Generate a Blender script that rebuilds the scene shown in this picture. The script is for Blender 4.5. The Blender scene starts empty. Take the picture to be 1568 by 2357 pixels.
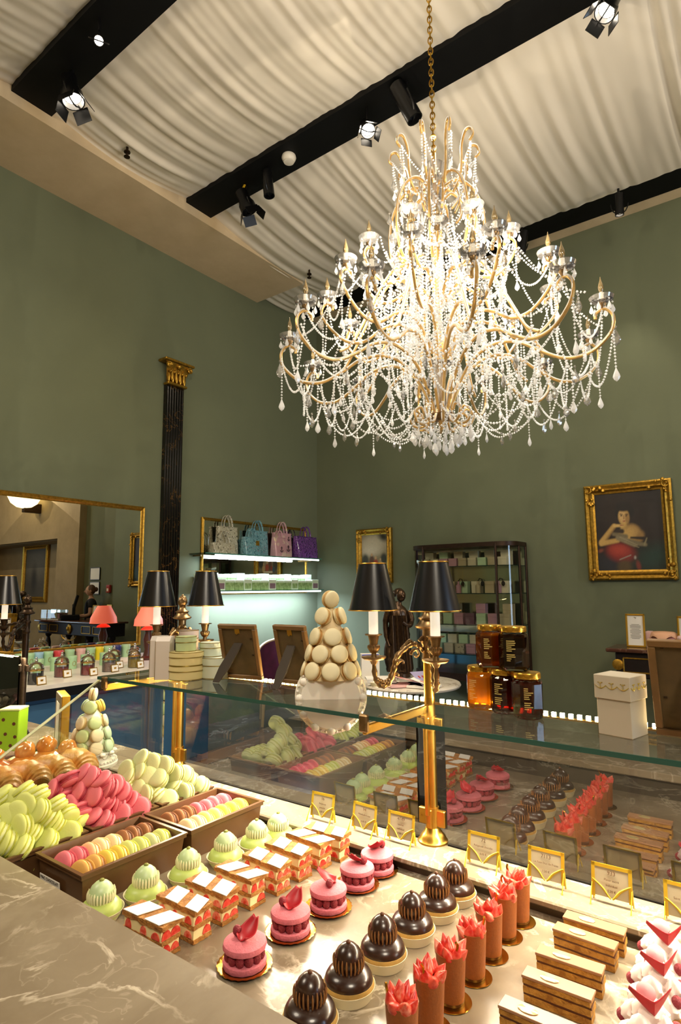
import bpy, bmesh, math, random
from math import pi, sin, cos, radians, sqrt, atan2
from mathutils import Matrix, Vector
random.seed(11)
C = bpy.context.scene.collection
SC = bpy.context.scene

# ---------------------------------------------------------------- camera
def make_camera():
    yaw, pitch, roll = radians(36.6115), radians(7.2911), radians(0.4772)
    f = Vector((cos(pitch)*cos(yaw), cos(pitch)*sin(yaw), sin(pitch)))
    r = Vector((sin(yaw), -cos(yaw), 0.0)); d = f.cross(r)
    r2 = r*cos(roll) + d*sin(roll); d2 = -r*sin(roll) + d*cos(roll)
    cam = bpy.data.cameras.new('camera'); o = bpy.data.objects.new('camera', cam); C.objects.link(o)
    m = Matrix.Identity(4)
    for i in range(3):
        m[i][0], m[i][1], m[i][2] = r2[i], -d2[i], -f[i]
    m[2][3] = 1.6
    o.matrix_world = m
    cam.sensor_fit = 'VERTICAL'; cam.sensor_height = 36.0; cam.sensor_width = 24.0
    cam.lens = 1364.84/2357.0*36.0
    cam.clip_start = 0.02; cam.clip_end = 60
    SC.camera = o
make_camera()

# ---------------------------------------------------------------- exposure and ambient
SC.view_settings.view_transform = 'Standard'; SC.view_settings.look = 'None'
SC.view_settings.exposure = 0.0; SC.view_settings.gamma = 1.0; SC.view_settings.use_curve_mapping = False
w = bpy.data.worlds.new('world'); SC.world = w; w.use_nodes = True
w.node_tree.nodes['Background'].inputs[0].default_value = (1.0, 0.9, 0.75, 1); w.node_tree.nodes['Background'].inputs[1].default_value = 0.05
SC.cycles.max_bounces = 10; SC.cycles.transparent_max_bounces = 24; SC.cycles.glossy_bounces = 6
SC.cycles.sample_clamp_indirect = 4.0; SC.cycles.caustics_reflective = False; SC.cycles.caustics_refractive = False
try: SC.cycles.use_denoising = True
except Exception: pass

# ---------------------------------------------------------------- large lights of the room
def lamp(name, kind, loc, target, energy, col, **kw):
    l = bpy.data.lights.new(name, kind); l.energy = energy; l.color = col
    for k, v in kw.items(): setattr(l, k, v)
    o = bpy.data.objects.new(name, l); C.objects.link(o); o.location = loc
    if target is not None:
        o.rotation_euler = (Vector(target)-Vector(loc)).to_track_quat('-Z', 'Y').to_euler()
    return o
WARM = (1.0, 0.80, 0.55); WARM2 = (1.0, 0.87, 0.68); COOL = (0.74, 0.92, 1.22)
# unseen area lights added behind the camera as general room fill
lamp('shop_fill', 'AREA', (-1.6, -2.2, 4.9), (0.4, 0.4, 1.0), 150, WARM2, shape='DISK', size=1.6)
lamp('shop_fill', 'AREA', (-1.2, 3.4, 4.9), (1.0, 1.6, 1.0), 90, WARM2, shape='DISK', size=1.6)
# daylight through the shop door in the right wall
lamp('door_daylight', 'AREA', (2.6, -6.7, 1.9), (2.2, 1.0, 1.6), 150, (0.50, 0.72, 1.0), shape='RECTANGLE', size=2.0, size_y=2.8)
# LED tape under the glass shelf of the counter
lamp('counter_led_light', 'AREA', (1.235, 0.45, 1.330), None, 40, (1.0, 0.86, 0.64), shape='RECTANGLE', size=0.012, size_y=2.4)
# candle bulbs of the chandelier
for i in range(6):
    a = i*pi/3
    lamp('chandelier_light', 'POINT', (3.04+0.62*cos(a), 1.52+0.62*sin(a), 3.38), None, 24, WARM2, shadow_soft_size=0.0)

lamp('chandelier_light', 'POINT', (3.04, 1.52, 4.36), None, 22, WARM2, shadow_soft_size=0.0)  # added above the crown to brighten the ceiling; no bulb sits there
# ---------------------------------------------------------------- helpers
def srgb(h):
    if isinstance(h, str):
        h = h.lstrip('#'); v = [int(h[i:i+2], 16)/255 for i in (0, 2, 4)]
    else: v = h
    return tuple((c/12.92 if c <= 0.04045 else ((c+0.055)/1.055)**2.4) for c in v)
class N:
    def __init__(s, name):
        s.m = bpy.data.materials.new(name); s.m.use_nodes = True; s.t = s.m.node_tree; s.t.nodes.clear()
        s.out = s.t.nodes.new('ShaderNodeOutputMaterial')
    def n(s, kind, **kw):
        x = s.t.nodes.new('ShaderNode'+kind)
        for k, v in kw.items():
            if hasattr(x, k) and not (isinstance(k, str) and k in x.inputs): setattr(x, k, v)
            else: x.inputs[k].default_value = v
        return x
    def l(s, a, b): s.t.links.new(a, b)
    def coord(s, kind='Object'): return s.n('TexCoord').outputs[kind]
    def mix(s, fac, a, b):
        x = s.n('MixRGB')
        for sock, v in ((x.inputs[0], fac), (x.inputs[1], a), (x.inputs[2], b)):
            if hasattr(v, 'is_output'): s.l(v, sock)
            else: sock.default_value = v if isinstance(v, float) else (*v, 1)
        return x.outputs[0]
    def ramp(s, src, stops):
        x = s.n('ValToRGB'); e = x.color_ramp.elements
        while len(e) < len(stops): e.new(0.5)
        for i, (p, c) in enumerate(stops):
            e[i].position = p; e[i].color = (*c, 1) if len(c) == 3 else c
        s.l(src, x.inputs[0]); return x.outputs[0]
    def noise(s, scale, detail=4.0, rough=0.6, vec=None, dist=0.0):
        x = s.n('TexNoise'); x.inputs['Scale'].default_value = scale; x.inputs['Detail'].default_value = detail
        x.inputs['Roughness'].default_value = rough; x.inputs['Distortion'].default_value = dist
        s.l(vec if vec is not None else s.coord(), x.inputs['Vector']); return x.outputs['Fac']
    def bump(s, h, strength, dist=0.01):
        x = s.n('Bump'); x.inputs['Strength'].default_value = strength; x.inputs['Distance'].default_value = dist
        s.l(h, x.inputs['Height']); return x.outputs[0]
MATS = {}
def mat(name, col, rough=0.5, metal=0.0, spec=0.5, var=0.0, vscale=30.0, bump=0.0, bscale=60.0, coat=0.0, sss=0.0, emit=None, estr=0.0, col2=None, bdist=0.004):
    if name in MATS: return MATS[name]
    s = N(name); p = s.n('BsdfPrincipled'); c = srgb(col)
    p.inputs['Roughness'].default_value = rough; p.inputs['Metallic'].default_value = metal
    p.inputs['Specular IOR Level'].default_value = spec; p.inputs['Coat Weight'].default_value = coat
    p.inputs['Coat Roughness'].default_value = 0.08
    if sss:
        p.inputs['Subsurface Weight'].default_value = sss; p.inputs['Subsurface Radius'].default_value = (0.006, 0.004, 0.002); p.inputs['Subsurface Scale'].default_value = 1.0
    if var or col2:
        d = srgb(col2) if col2 else tuple(max(0, v*(1-var)) for v in c)
        f = s.noise(vscale)
        f2 = s.ramp(f, [(0.35, (0, 0, 0)), (0.65, (1, 1, 1))])
        s.l(s.mix(f2, c, d), p.inputs['Base Color'])
    else: p.inputs['Base Color'].default_value = (*c, 1)
    if bump: s.l(s.bump(s.noise(bscale, 3.0), bump, bdist), p.inputs['Normal'])
    if emit:
        p.inputs['Emission Color'].default_value = (*srgb(emit), 1); p.inputs['Emission Strength'].default_value = estr
    s.l(p.outputs[0], s.out.inputs[0]); MATS[name] = s.m; return s.m
def glassy(name, tint=(1, 1, 1), f0=0.04, gain=1.0, rough=0.0, dens=0.0, body=(0.5, 0.5, 0.5)):
    """thin clear sheet: what is behind shows through, reflections after Fresnel, a little body colour"""
    if name in MATS: return MATS[name]
    s = N(name); tr = s.n('BsdfTransparent'); tr.inputs[0].default_value = (*tint, 1)
    gl = s.n('BsdfGlossy'); gl.inputs['Roughness'].default_value = rough
    fr = s.n('Fresnel'); fr.inputs[0].default_value = 1.5
    mt = s.n('Math', operation='MULTIPLY_ADD'); mt.inputs[1].default_value = gain; mt.inputs[2].default_value = f0; mt.use_clamp = True
    s.l(fr.outputs[0], mt.inputs[0])
    base = tr.outputs[0]
    if dens:
        df = s.n('BsdfDiffuse'); df.inputs[0].default_value = (*body, 1)
        mx0 = s.n('MixShader'); mx0.inputs[0].default_value = dens; s.l(tr.outputs[0], mx0.inputs[1]); s.l(df.outputs[0], mx0.inputs[2]); base = mx0.outputs[0]
    mx = s.n('MixShader'); s.l(mt.outputs[0], mx.inputs[0]); s.l(base, mx.inputs[1]); s.l(gl.outputs[0], mx.inputs[2])
    s.l(mx.outputs[0], s.out.inputs[0]); MATS[name] = s.m; return s.m
def emitter(name, col, st):
    if name in MATS: return MATS[name]
    s = N(name); e = s.n('Emission'); e.inputs[0].default_value = (*srgb(col), 1); e.inputs[1].default_value = st
    s.l(e.outputs[0], s.out.inputs[0]); MATS[name] = s.m; return s.m

class MB:
    def __init__(s): s.v = []; s.f = []; s.mi = []; s.M = Matrix.Identity(4); s.cur = 0
    def add(s, vs, fs, mi=None):
        b = len(s.v); M = s.M
        for p in vs: s.v.append(tuple(M @ Vector(p)))
        m = s.cur if mi is None else mi
        for f in fs: s.f.append(tuple(i+b for i in f)); s.mi.append(m)
        return s
    def box(s, c, d, b=0.0, taper=1.0, mi=None):
        x, y, z = d[0]/2, d[1]/2, d[2]/2; cx, cy, cz = c
        if b <= 0:
            vs = [(cx+sx*x*(taper if sz < 0 else 1), cy+sy*y*(taper if sz < 0 else 1), cz+sz*z) for sz in (-1, 1) for sx, sy in ((-1, -1), (1, -1), (1, 1), (-1, 1))]
            return s.add(vs, [(0, 3, 2, 1), (4, 5, 6, 7), (0, 1, 5, 4), (1, 2, 6, 5), (2, 3, 7, 6), (3, 0, 4, 7)], mi)
        b = min(b, x*.9, y*.9, z*.9); vs = []; idx = {}
        for sx in (-1, 1):
            for sy in (-1, 1):
                for sz in (-1, 1):
                    t = taper if sz < 0 else 1
                    for a in range(3):
                        e = [x-b, y-b, z-b]; e[a] += b
                        idx[(sx, sy, sz, a)] = len(vs)
                        vs.append((cx+sx*e[0]*t, cy+sy*e[1]*t, cz+sz*e[2]))
        fs = []
        def q(l, flip): fs.append(tuple(l[::-1] if flip else l))
        for g in (-1, 1):
            q([idx[(g, -1, -1, 0)], idx[(g, 1, -1, 0)], idx[(g, 1, 1, 0)], idx[(g, -1, 1, 0)]], g < 0)
            q([idx[(-1, g, -1, 1)], idx[(-1, g, 1, 1)], idx[(1, g, 1, 1)], idx[(1, g, -1, 1)]], g < 0)
            q([idx[(-1, -1, g, 2)], idx[(1, -1, g, 2)], idx[(1, 1, g, 2)], idx[(-1, 1, g, 2)]], g < 0)
        for g in (-1, 1):
            for h in (-1, 1):
                q([idx[(-1, g, h, 1)], idx[(1, g, h, 1)], idx[(1, g, h, 2)], idx[(-1, g, h, 2)]], g*h < 0)
                q([idx[(g, -1, h, 2)], idx[(g, 1, h, 2)], idx[(g, 1, h, 0)], idx[(g, -1, h, 0)]], g*h < 0)
                q([idx[(g, h, -1, 0)], idx[(g, h, 1, 0)], idx[(g, h, 1, 1)], idx[(g, h, -1, 1)]], g*h < 0)
                for k in (-1, 1): q([idx[(g, h, k, 0)], idx[(g, h, k, 1)], idx[(g, h, k, 2)]], g*h*k < 0)
        return s.add(vs, fs, mi)
    def lathe(s, prof, seg=24, c=(0, 0, 0), rf=None, zf=None, mi=None, sx=1.0, sy=1.0):
        vs = []; fs = []; n = len(prof)
        for j, (r, z) in enumerate(prof):
            for i in range(seg):
                a = 2*pi*i/seg; rr = r*(rf(a, j, r, z) if rf else 1); zz = z+(zf(a, j, r, z) if zf else 0)
                vs.append((c[0]+rr*cos(a)*sx, c[1]+rr*sin(a)*sy, c[2]+zz))
        for j in range(n-1):
            for i in range(seg):
                k = (i+1) % seg; fs.append((j*seg+i, j*seg+k, (j+1)*seg+k, (j+1)*seg+i))
        if prof[0][0] > 1e-4: fs.append(tuple(range(seg))[::-1])
        if prof[-1][0] > 1e-4: fs.append(tuple((n-1)*seg+i for i in range(seg)))
        return s.add(vs, fs, mi)
    def tube(s, pts, r, seg=8, closed=False, mi=None, cap=True, flat=1.0):
        P = [Vector(p) for p in pts]; n = len(P); R = r if isinstance(r, (list, tuple)) else [r]*n
        vs = []; fs = []; up = None
        for i in range(n):
            t = (P[(i+1) % n]-P[i-1]) if closed else (P[min(i+1, n-1)]-P[max(i-1, 0)])
            if t.length < 1e-9: t = Vector((0, 0, 1))
            t.normalize()
            if up is None: up = t.orthogonal().normalized()
            up = (up-t*up.dot(t))
            if up.length < 1e-6: up = t.orthogonal()
            up.normalize(); sd = t.cross(up)
            for k in range(seg):
                a = 2*pi*k/seg; vs.append(tuple(P[i]+(up*cos(a)*flat+sd*sin(a))*R[i]))
        m = n if closed else n-1
        for i in range(m):
            j = (i+1) % n
            for k in range(seg):
                q = (k+1) % seg; fs.append((i*seg+k, i*seg+q, j*seg+q, j*seg+k))
        if not closed and cap:
            fs.append(tuple(range(seg))[::-1]); fs.append(tuple((n-1)*seg+k for k in range(seg)))
        return s.add(vs, fs, mi)
    def ball(s, c, r, seg=14, rings=9, mi=None, nf=None):
        r = (r, r, r) if isinstance(r, (int, float)) else r; vs = [(c[0], c[1], c[2]-r[2])]; fs = []
        for j in range(1, rings):
            t = pi*j/rings-pi/2
            for i in range(seg):
                a = 2*pi*i/seg; k = nf(a, t) if nf else 1
                vs.append((c[0]+r[0]*cos(t)*cos(a)*k, c[1]+r[1]*cos(t)*sin(a)*k, c[2]+r[2]*sin(t)*k))
        vs.append((c[0], c[1], c[2]+r[2])); last = len(vs)-1
        for i in range(seg):
            k = (i+1) % seg; fs.append((0, 1+k, 1+i)); fs.append((last, last-seg+i, last-seg+k))
        for j in range(rings-2):
            for i in range(seg):
                k = (i+1) % seg; fs.append((1+j*seg+i, 1+j*seg+k, 1+(j+1)*seg+k, 1+(j+1)*seg+i))
        return s.add(vs, fs, mi)
    def octa(s, c, r, h=None, mi=None, seg=4):
        h = h or r; vs = [(c[0], c[1], c[2]-h), (c[0], c[1], c[2]+h)]; a0 = random.random()*6
        for i in range(seg):
            a = a0+2*pi*i/seg; vs.append((c[0]+r*cos(a), c[1]+r*sin(a), c[2]))
        fs = []
        for i in range(seg):
            k = (i+1) % seg; fs += [(0, 2+k, 2+i), (1, 2+i, 2+k)]
        return s.add(vs, fs, mi)
    def prism(s, poly, z0, z1, mi=None):
        n = len(poly); vs = [(x, y, z0) for x, y in poly]+[(x, y, z1) for x, y in poly]
        fs = [tuple(range(n))[::-1], tuple(range(n, 2*n))]+[(i, (i+1) % n, n+(i+1) % n, n+i) for i in range(n)]
        return s.add(vs, fs, mi)
    def grid(s, fn, nu, nv, mi=None):
        vs = [fn(i/nu, j/nv) for j in range(nv+1) for i in range(nu+1)]
        fs = [(j*(nu+1)+i, j*(nu+1)+i+1, (j+1)*(nu+1)+i+1, (j+1)*(nu+1)+i) for j in range(nv) for i in range(nu)]
        return s.add(vs, fs, mi)
    def mesh(s, name, mats, smooth=True, ang=38):
        me = bpy.data.meshes.new(name); me.from_pydata(s.v, [], s.f)
        for m in (mats if isinstance(mats, (list, tuple)) else [mats]): me.materials.append(m)
        if any(s.mi): me.polygons.foreach_set('material_index', s.mi)
        if smooth:
            me.polygons.foreach_set('use_smooth', [True]*len(s.f)); me.set_sharp_from_angle(angle=radians(ang))
        me.update(); return me
    def build(s, name, mats, parent=None, loc=(0, 0, 0), rot=(0, 0, 0), smooth=True, ang=38):
        return put(name, s.mesh(name, mats, smooth, ang), parent, loc, rot)
def put(name, me, parent=None, loc=(0, 0, 0), rot=(0, 0, 0), sc=None):
    o = bpy.data.objects.new(name, me); C.objects.link(o); o.location = loc; o.rotation_euler = rot
    if sc: o.scale = sc if isinstance(sc, tuple) else (sc, sc, sc)
    if parent: o.parent = parent
    return o
def tag(o, label, cat, group=None, kind=None):
    if label: o['label'] = label
    if cat: o['category'] = cat
    if group: o['group'] = group
    if kind: o['kind'] = kind
    return o
def thing(name, label, cat, loc=(0, 0, 0), rz=0.0, group=None):
    o = bpy.data.objects.new(name, None); C.objects.link(o); o.location = loc; o.rotation_euler = (0, 0, rz); o.empty_display_size = 0.02
    return tag(o, label, cat, group)
def struct(o): o['kind'] = 'structure'; return o
def stuff(o): o['kind'] = 'stuff'; return o
def kids(o): return [c for c in C.objects if c.parent is o]
def dup(root, loc, rz=None, label=None, rot=None, sc=None, kd=None):
    r = root.copy(); C.objects.link(r); r.location = loc
    if rz is not None: r.rotation_euler = (0, 0, rz)
    if rot is not None: r.rotation_euler = rot
    if sc: r.scale = (sc, sc, sc)
    if label: r['label'] = label
    for ch in (root.children if kd is None else kd):
        c = ch.copy(); C.objects.link(c); c.parent = r
        for g in ch.children:
            d = g.copy(); C.objects.link(d); d.parent = c
    return r
def lettering(body, size, m, parent, loc, rot, align='CENTER', name='lettering'):
    cu = bpy.data.curves.new(name, 'FONT'); cu.body = body; cu.size = size; cu.align_x = align; cu.align_y = 'CENTER'; cu.extrude = 0.00015; cu.resolution_u = 3
    tmp = bpy.data.objects.new(name, cu); C.objects.link(tmp); bpy.context.view_layer.update()
    me = bpy.data.meshes.new_from_object(tmp.evaluated_get(bpy.context.evaluated_depsgraph_get())); bpy.data.objects.remove(tmp)
    me.materials.clear(); me.materials.append(m)
    return put(name, me, parent, loc, rot)
def T(x=0, y=0, z=0): return Matrix.Translation((x, y, z))
def RX(a): return Matrix.Rotation(a, 4, 'X')
def RY(a): return Matrix.Rotation(a, 4, 'Y')
def RZ(a): return Matrix.Rotation(a, 4, 'Z')
ORD = ['first', 'second', 'third', 'fourth', 'fifth', 'sixth', 'seventh', 'eighth', 'ninth', 'tenth', 'eleventh', 'twelfth']
def smoothpath(pts, n=6):
    """Catmull-Rom through pts"""
    P = [Vector(p) for p in pts]; out = []
    for i in range(len(P)-1):
        a, b, c, d = P[max(i-1, 0)], P[i], P[i+1], P[min(i+2, len(P)-1)]
        for k in range(n):
            t = k/n; out.append(0.5*((2*b)+(c-a)*t+(2*a-5*b+4*c-d)*t*t+(3*b-a-3*c+d)*t**3))
    out.append(P[-1]); return out
FRONT_BACK = -pi/2      # turns a thing built facing -y so that it faces -x (the photographer)
# ---------------------------------------------------------------- setting
def wallmat(name, col, col2, sc=1.2, rough=0.75):
    s = N(name); p = s.n('BsdfPrincipled'); p.inputs['Roughness'].default_value = rough; p.inputs['Specular IOR Level'].default_value = 0.25
    f = s.noise(sc, 6.0, 0.65); fine = s.noise(160, 2.0)
    c = s.mix(s.ramp(f, [(0.3, (0, 0, 0)), (0.7, (1, 1, 1))]), srgb(col), srgb(col2))
    s.l(c, p.inputs['Base Color']); s.l(s.bump(fine, 0.15, 0.002), p.inputs['Normal'])
    s.l(p.outputs[0], s.out.inputs[0]); MATS[name] = s.m; return s.m
def marble(name, base, dark, vein, scale=6.0, rough=0.18, vw=0.02, coat=0.0):
    s = N(name); p = s.n('BsdfPrincipled'); p.inputs['Roughness'].default_value = rough; p.inputs['Coat Weight'].default_value = coat
    v = s.coord()
    big = s.noise(scale*0.6, 6.0, 0.6, v, 0.6)
    c = s.mix(s.ramp(big, [(0.35, (0, 0, 0)), (0.68, (1, 1, 1))]), srgb(base), srgb(dark))
    n1 = s.noise(scale*0.7, 7.0, 0.55, v, 1.6)
    veins = s.ramp(n1, [(0.5-vw*1.6, (0, 0, 0)), (0.5, (1, 1, 1)), (0.5+vw*0.9, (0, 0, 0))])
    n2 = s.noise(scale*1.5, 4.0, 0.5, v, 1.4)
    v2 = s.ramp(n2, [(0.5-vw*0.7, (0, 0, 0)), (0.5, (0.28, 0.28, 0.28)), (0.5+vw*0.7, (0, 0, 0))])
    mx = s.n('Math', operation='MAXIMUM'); s.l(veins, mx.inputs[0]); s.l(v2, mx.inputs[1])
    msk = s.noise(scale*0.9, 3.0, 0.5, v); mk = s.ramp(msk, [(0.42, (0, 0, 0)), (0.6, (1, 1, 1))])
    mm = s.n('Math', operation='MULTIPLY'); s.l(mx.outputs[0], mm.inputs[0]); s.l(mk, mm.inputs[1])
    s.l(s.mix(mm.outputs[0], c, srgb(vein)), p.inputs['Base Color'])
    s.l(p.outputs[0], s.out.inputs[0]); MATS[name] = s.m; return s.m
M_WALL = wallmat('green_wall_paint', '#70765c', '#6a7058')
M_WALL2 = wallmat('darker_green_wall', '#686a4c', '#626447')  # a darker green than the rest of the back wall
M_STONE = wallmat('beige_stone_plaster', '#a18c66', '#917d59', 2.5)
M_SOFF = wallmat('beige_soffit_plaster', '#dcc6a2', '#d0b994', 3.0)
M_BLACK = mat('black_beam_paint', '#070708', 0.6, spec=0.2)
M_FLOOR = marble('dark_floor_marble', '#574d42', '#463d34', '#8d8474', 2.0, 0.15)
M_GOLD = mat('gilded_wood', '#c79a3a', 0.35, 0.85, var=0.45, vscale=40, bump=0.4, bscale=90)
M_BRASS = mat('polished_brass', '#e0b050', 0.3, 1.0, var=0.15, vscale=20)
M_BRONZE = mat('aged_brass', '#a88a62', 0.38, 1.0, var=0.4, vscale=60)
M_DKBRONZE = mat('dark_bronze', '#4a3a2c', 0.38, 0.85, var=0.4, vscale=60)
M_MIRROR = mat('mirror_silver', '#d9d8cd', 0.0, 1.0)
XB, YL = 7.0, 5.648
def slab(name, c, d, m, parent=None, b=0.0):
    o = MB().box(c, d, b).build(name, m, parent, smooth=False); return o
struct(slab('floor', (2.0, -0.2, -0.05), (11.4, 14.0, 0.1), M_FLOOR))
struct(slab('wall_left', (2.0, YL+0.1, 3.1), (11.4, 0.2, 6.2), M_WALL))
struct(slab('wall_back', (XB+0.1, 2.95, 3.1), (0.2, 5.4, 6.2), M_WALL))
struct(slab('wall_return', (XB+0.16, -0.35, 3.1), (0.2, 1.2, 6.2), M_WALL2))
wb = struct(slab('wall_stone', (XB+0.0, -1.4, 3.1), (0.2, 0.9, 6.2), M_STONE))
struct(slab('wall_stone_upper', (XB+0.0, -4.4, 4.48), (0.2, 5.1, 3.44), M_STONE))
struct(slab('wall_alcove', (7.75, -4.4, 1.4), (0.2, 5.1, 2.9), M_STONE))
struct(slab('wall_alcove_side', (7.38, -1.86, 1.4), (0.6, 0.1, 2.9), M_STONE))
struct(slab('wall_alcove_ceiling', (7.38, -4.4, 2.8), (0.6, 5.1, 0.1), M_STONE))
struct(slab('wall_right', (2.3, -7.0, 3.1), (11.4, 0.2, 6.2), M_STONE))
struct(slab('wall_front', (-3.6, -0.7, 3.1), (0.2, 12.7, 6.2), M_STONE))
struct(slab('ceiling', (2.0, -0.6, 6.05), (11.2, 12.5, 0.1), M_STONE))
# plaster soffit along the left wall
struct(slab('trim_1', (1.08, (4.8+YL)/2, 5.82), (9.18, YL-4.8, 0.44), M_SOFF))
struct(slab('trim_2', (6.9, -0.4, 5.88), (0.2, 12.1, 0.2), M_SOFF))
# black beams
def beam(x0, x1, y1, z):
    o = slab('ceiling_beam', ((x0+x1)/2, (y1-6.8)/2, z+0.17), (x1-x0, y1+6.8, 0.34), M_BLACK); struct(o); return o
beam(1.94, 2.28, 4.80, 5.70); beam(3.74, 4.08, 4.80, 5.70); beam(6.45, 6.80, YL, 5.765); beam(0.1, 0.44, 4.8, 5.7); beam(-1.75, -1.4, 4.8, 5.7)
# white cloth gathered between the beams, hanging in soft folds
M_DRAPE = mat('white_ceiling_cloth', '#e9dfcd', 0.9, spec=0.1)
def drape(x0, x1, y0, y1, z, sag, seed, n=820, nu=18):
    rnd = random.Random(seed); ph = [(rnd.uniform(9, 75), rnd.uniform(0, 6.28), rnd.uniform(0.6, 1)) for _ in range(16)]
    def h(y, u):
        s = 0.0
        for k, (fq, p, a) in enumerate(ph):
            s += a*sin(fq*y+p+(0.5+1.5*sin(p*3))*sin(pi*u)*0.8+1.3*sin(y*1.7+p))*(9/fq)**0.75
        return s
    def fn(u, v):
        y = y0+(y1-y0)*v; x = x0+(x1-x0)*u; e = sin(pi*u)
        return (x, y, z-sag*e*(1+0.12*sin(2.1*y+seed))-0.011*h(y, u)*(0.45+0.55*e))
    b = MB().grid(fn, nu, n)
    o = b.build('ceiling_drape', M_DRAPE, ang=180)
    tag(o, None, None, kind='structure'); return o
drape(0.44, 1.94, -2.0, 4.82, 5.76, 0.09, 1, 700, 12)
drape(2.27, 3.75, -2.0, 4.80, 5.75, 0.10, 2, 1000)
drape(4.07, 5.67, -2.0, 4.80, 5.76, 0.155, 3, 10, 4) if False else None
drape(4.07, 6.46, -2.0, 4.84, 5.76, 0.15, 3, 1000)
drape(5.66, 6.46, 4.84, 5.64, 5.74, 0.03, 4, 200, 8)
drape(-1.42, 0.12, -2.0, 4.82, 5.76, 0.09, 5, 300, 8)
for (x, y, z, where) in ((2.866, 4.555, 5.62, 'white cloth of the left ceiling bay'), (5.467, 4.525, 5.56, 'white cloth of the bay above the chandelier')):
    t = thing('sprinkler', 'small metal fire sprinkler poking through the '+where, 'sprinkler', (x, y, z))
    MB().lathe([(0.012, 0.12), (0.012, 0.0), (0.03, 0.0), (0.03, -0.01), (0.008, -0.015), (0.008, -0.05)], 10).build('pipe', M_DKBRONZE, t)
    MB().lathe([(0.028, -0.055), (0.028, -0.05)], 12).build('deflector', M_DKBRONZE, t)
t = thing('smoke_detector', 'round white smoke detector on the middle black beam', 'smoke detector', (3.89, 3.47, 5.70))
MB().lathe([(0.065, 0), (0.07, -0.02), (0.06, -0.045), (0.045, -0.06), (0, -0.062)], 24).build('housing', mat('white_plastic', '#e6dfd0', 0.4), t)
MB().lathe([(0.05, -0.056), (0.05, -0.064), (0.036, -0.068), (0, -0.069)], 20).build('sensor_cap', mat('white_plastic', '#e6dfd0', 0.4), t)

# ---------------------------------------------------------------- track spotlights on the beams
M_LENS = emitter('spot_lens_glow', '#fff0d8', 30.0); M_LENSOFF = mat('dark_lens', '#22242a', 0.1, spec=0.8)
M_SPOTBODY = mat('black_spot_metal', '#0c0c0d', 0.35, 0.3)
M_CHROME = mat('chrome_reflector', '#d8d8d8', 0.12, 1.0)
def track_spot(loc, target, label, kind='par', lit=0.0, size=1.0, angle=40, blend=0.6, barn=True):
    loc = Vector(loc); d = (Vector(target)-loc).normalized(); t = thing('spotlight', label, 'spotlight', loc)
    q = d.to_track_quat('Z', 'Y').to_matrix().to_4x4(); S = size
    top = 5.72-loc.z if loc.x < 6 else 5.78-loc.z
    MB().tube([(0, 0, top), (0, 0, 0.10*S)], 0.012*S, 8).build('stem', M_SPOTBODY, t)
    b = MB(); b.M = q
    if kind == 'par':
        b.lathe([(0.03*S, -0.14*S), (0.055*S, -0.13*S), (0.06*S, -0.03*S), (0.075*S, 0.0), (0.08*S, 0.07*S), (0.072*S, 0.07*S), (0.06*S, 0.02*S)], 18)
    else:
        b.lathe([(0.02*S, -0.13*S), (0.042*S, -0.12*S), (0.045*S, 0.10*S), (0.038*S, 0.10*S), (0.036*S, 0.06*S)], 16)
    b.build('can', M_SPOTBODY, t)
    y = MB(); y.M = q; y.tube([(0.085*S*cos(a), 0, 0.11*S*sin(a)-0.02*S) for a in [pi*k/8 for k in range(9)]], 0.006*S, 6); y.build('yoke', M_SPOTBODY, t)
    l = MB(); l.M = q; r = 0.058*S if kind == 'par' else 0.036*S
    zl = 0.0 if kind == 'par' else 0.035*S; l.lathe([(0.0, 0.028*S+zl), (r, 0.028*S+zl), (r, 0.032*S+zl), (0.0, 0.036*S+zl)], 16); l.build('lens', M_LENS if lit else M_LENSOFF, t)
    if barn:
        for k in range(4):
            f = MB(); f.M = q @ RZ(k*pi/2) @ T(0.078*S, 0, 0.068*S) @ RY(0.42)
            f.prism([(0, -0.06*S), (0.004, -0.06*S), (0.004, 0.06*S), (0, 0.06*S)], 0, 0.09*S); f.build('barn_door', M_CHROME if lit > 500 and k == 2 else M_SPOTBODY, t)
    if lit:
        lamp('spot_beam', 'SPOT', loc+d*0.075*S, target, lit, WARM2, spot_size=radians(angle), spot_blend=blend, shadow_soft_size=0.03)
    return t
CH = (3.04, 1.52, 3.3)
track_spot((2.145, 4.21, 5.50), (2.5, 3.5, 2.2), 'lit black spotlight with chrome barn doors on the left beam', 'par', 260, 1.1, 60)
track_spot((2.03, 3.64, 5.52), (0.0, 0.0, 1.6), 'small bright pin spotlight on the left beam', 'tube', 40, 0.8, 40, barn=False)
track_spot((3.86, 2.55, 5.50), CH, 'dazzling lit spotlight with barn doors on the middle beam left of the chain', 'par', 700, .8, 45)
track_spot((3.84, 2.15, 5.50), (4.6, 1.2, 3.0), 'unlit black tube spotlight on the middle beam beside the chain', 'tube', 0, 1.5, barn=False)
track_spot((3.96, 0.64, 5.50), CH, 'dazzling lit spotlight with barn doors at the upper right corner of the picture', 'par', 700, .9, 45)
track_spot((3.95, 4.10, 5.50), (4.9, 3.4, 3.0), 'unlit black spotlight with open barn doors and yellow cable on the middle beam', 'par', 0, 1.1)
MB().tube([(3.93, 4.10, 5.72), (3.90, 4.12, 5.62), (3.93, 4.1, 5.52)], 0.012, 6).build('cable', mat('yellow_cable', '#c9a21c', 0.5))
track_spot((3.89, 3.74, 5.52), (4.0, 3.5, 3.0), 'unlit slim black tube spotlight near the smoke detector', 'tube', 0, 1.2, barn=False)
track_spot((6.40, 1.07, 5.56), (6.9, 1.3, 2.2), 'small lit spotlight on the far beam at the right edge', 'tube', 90, 1.0, 50, barn=False)
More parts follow.
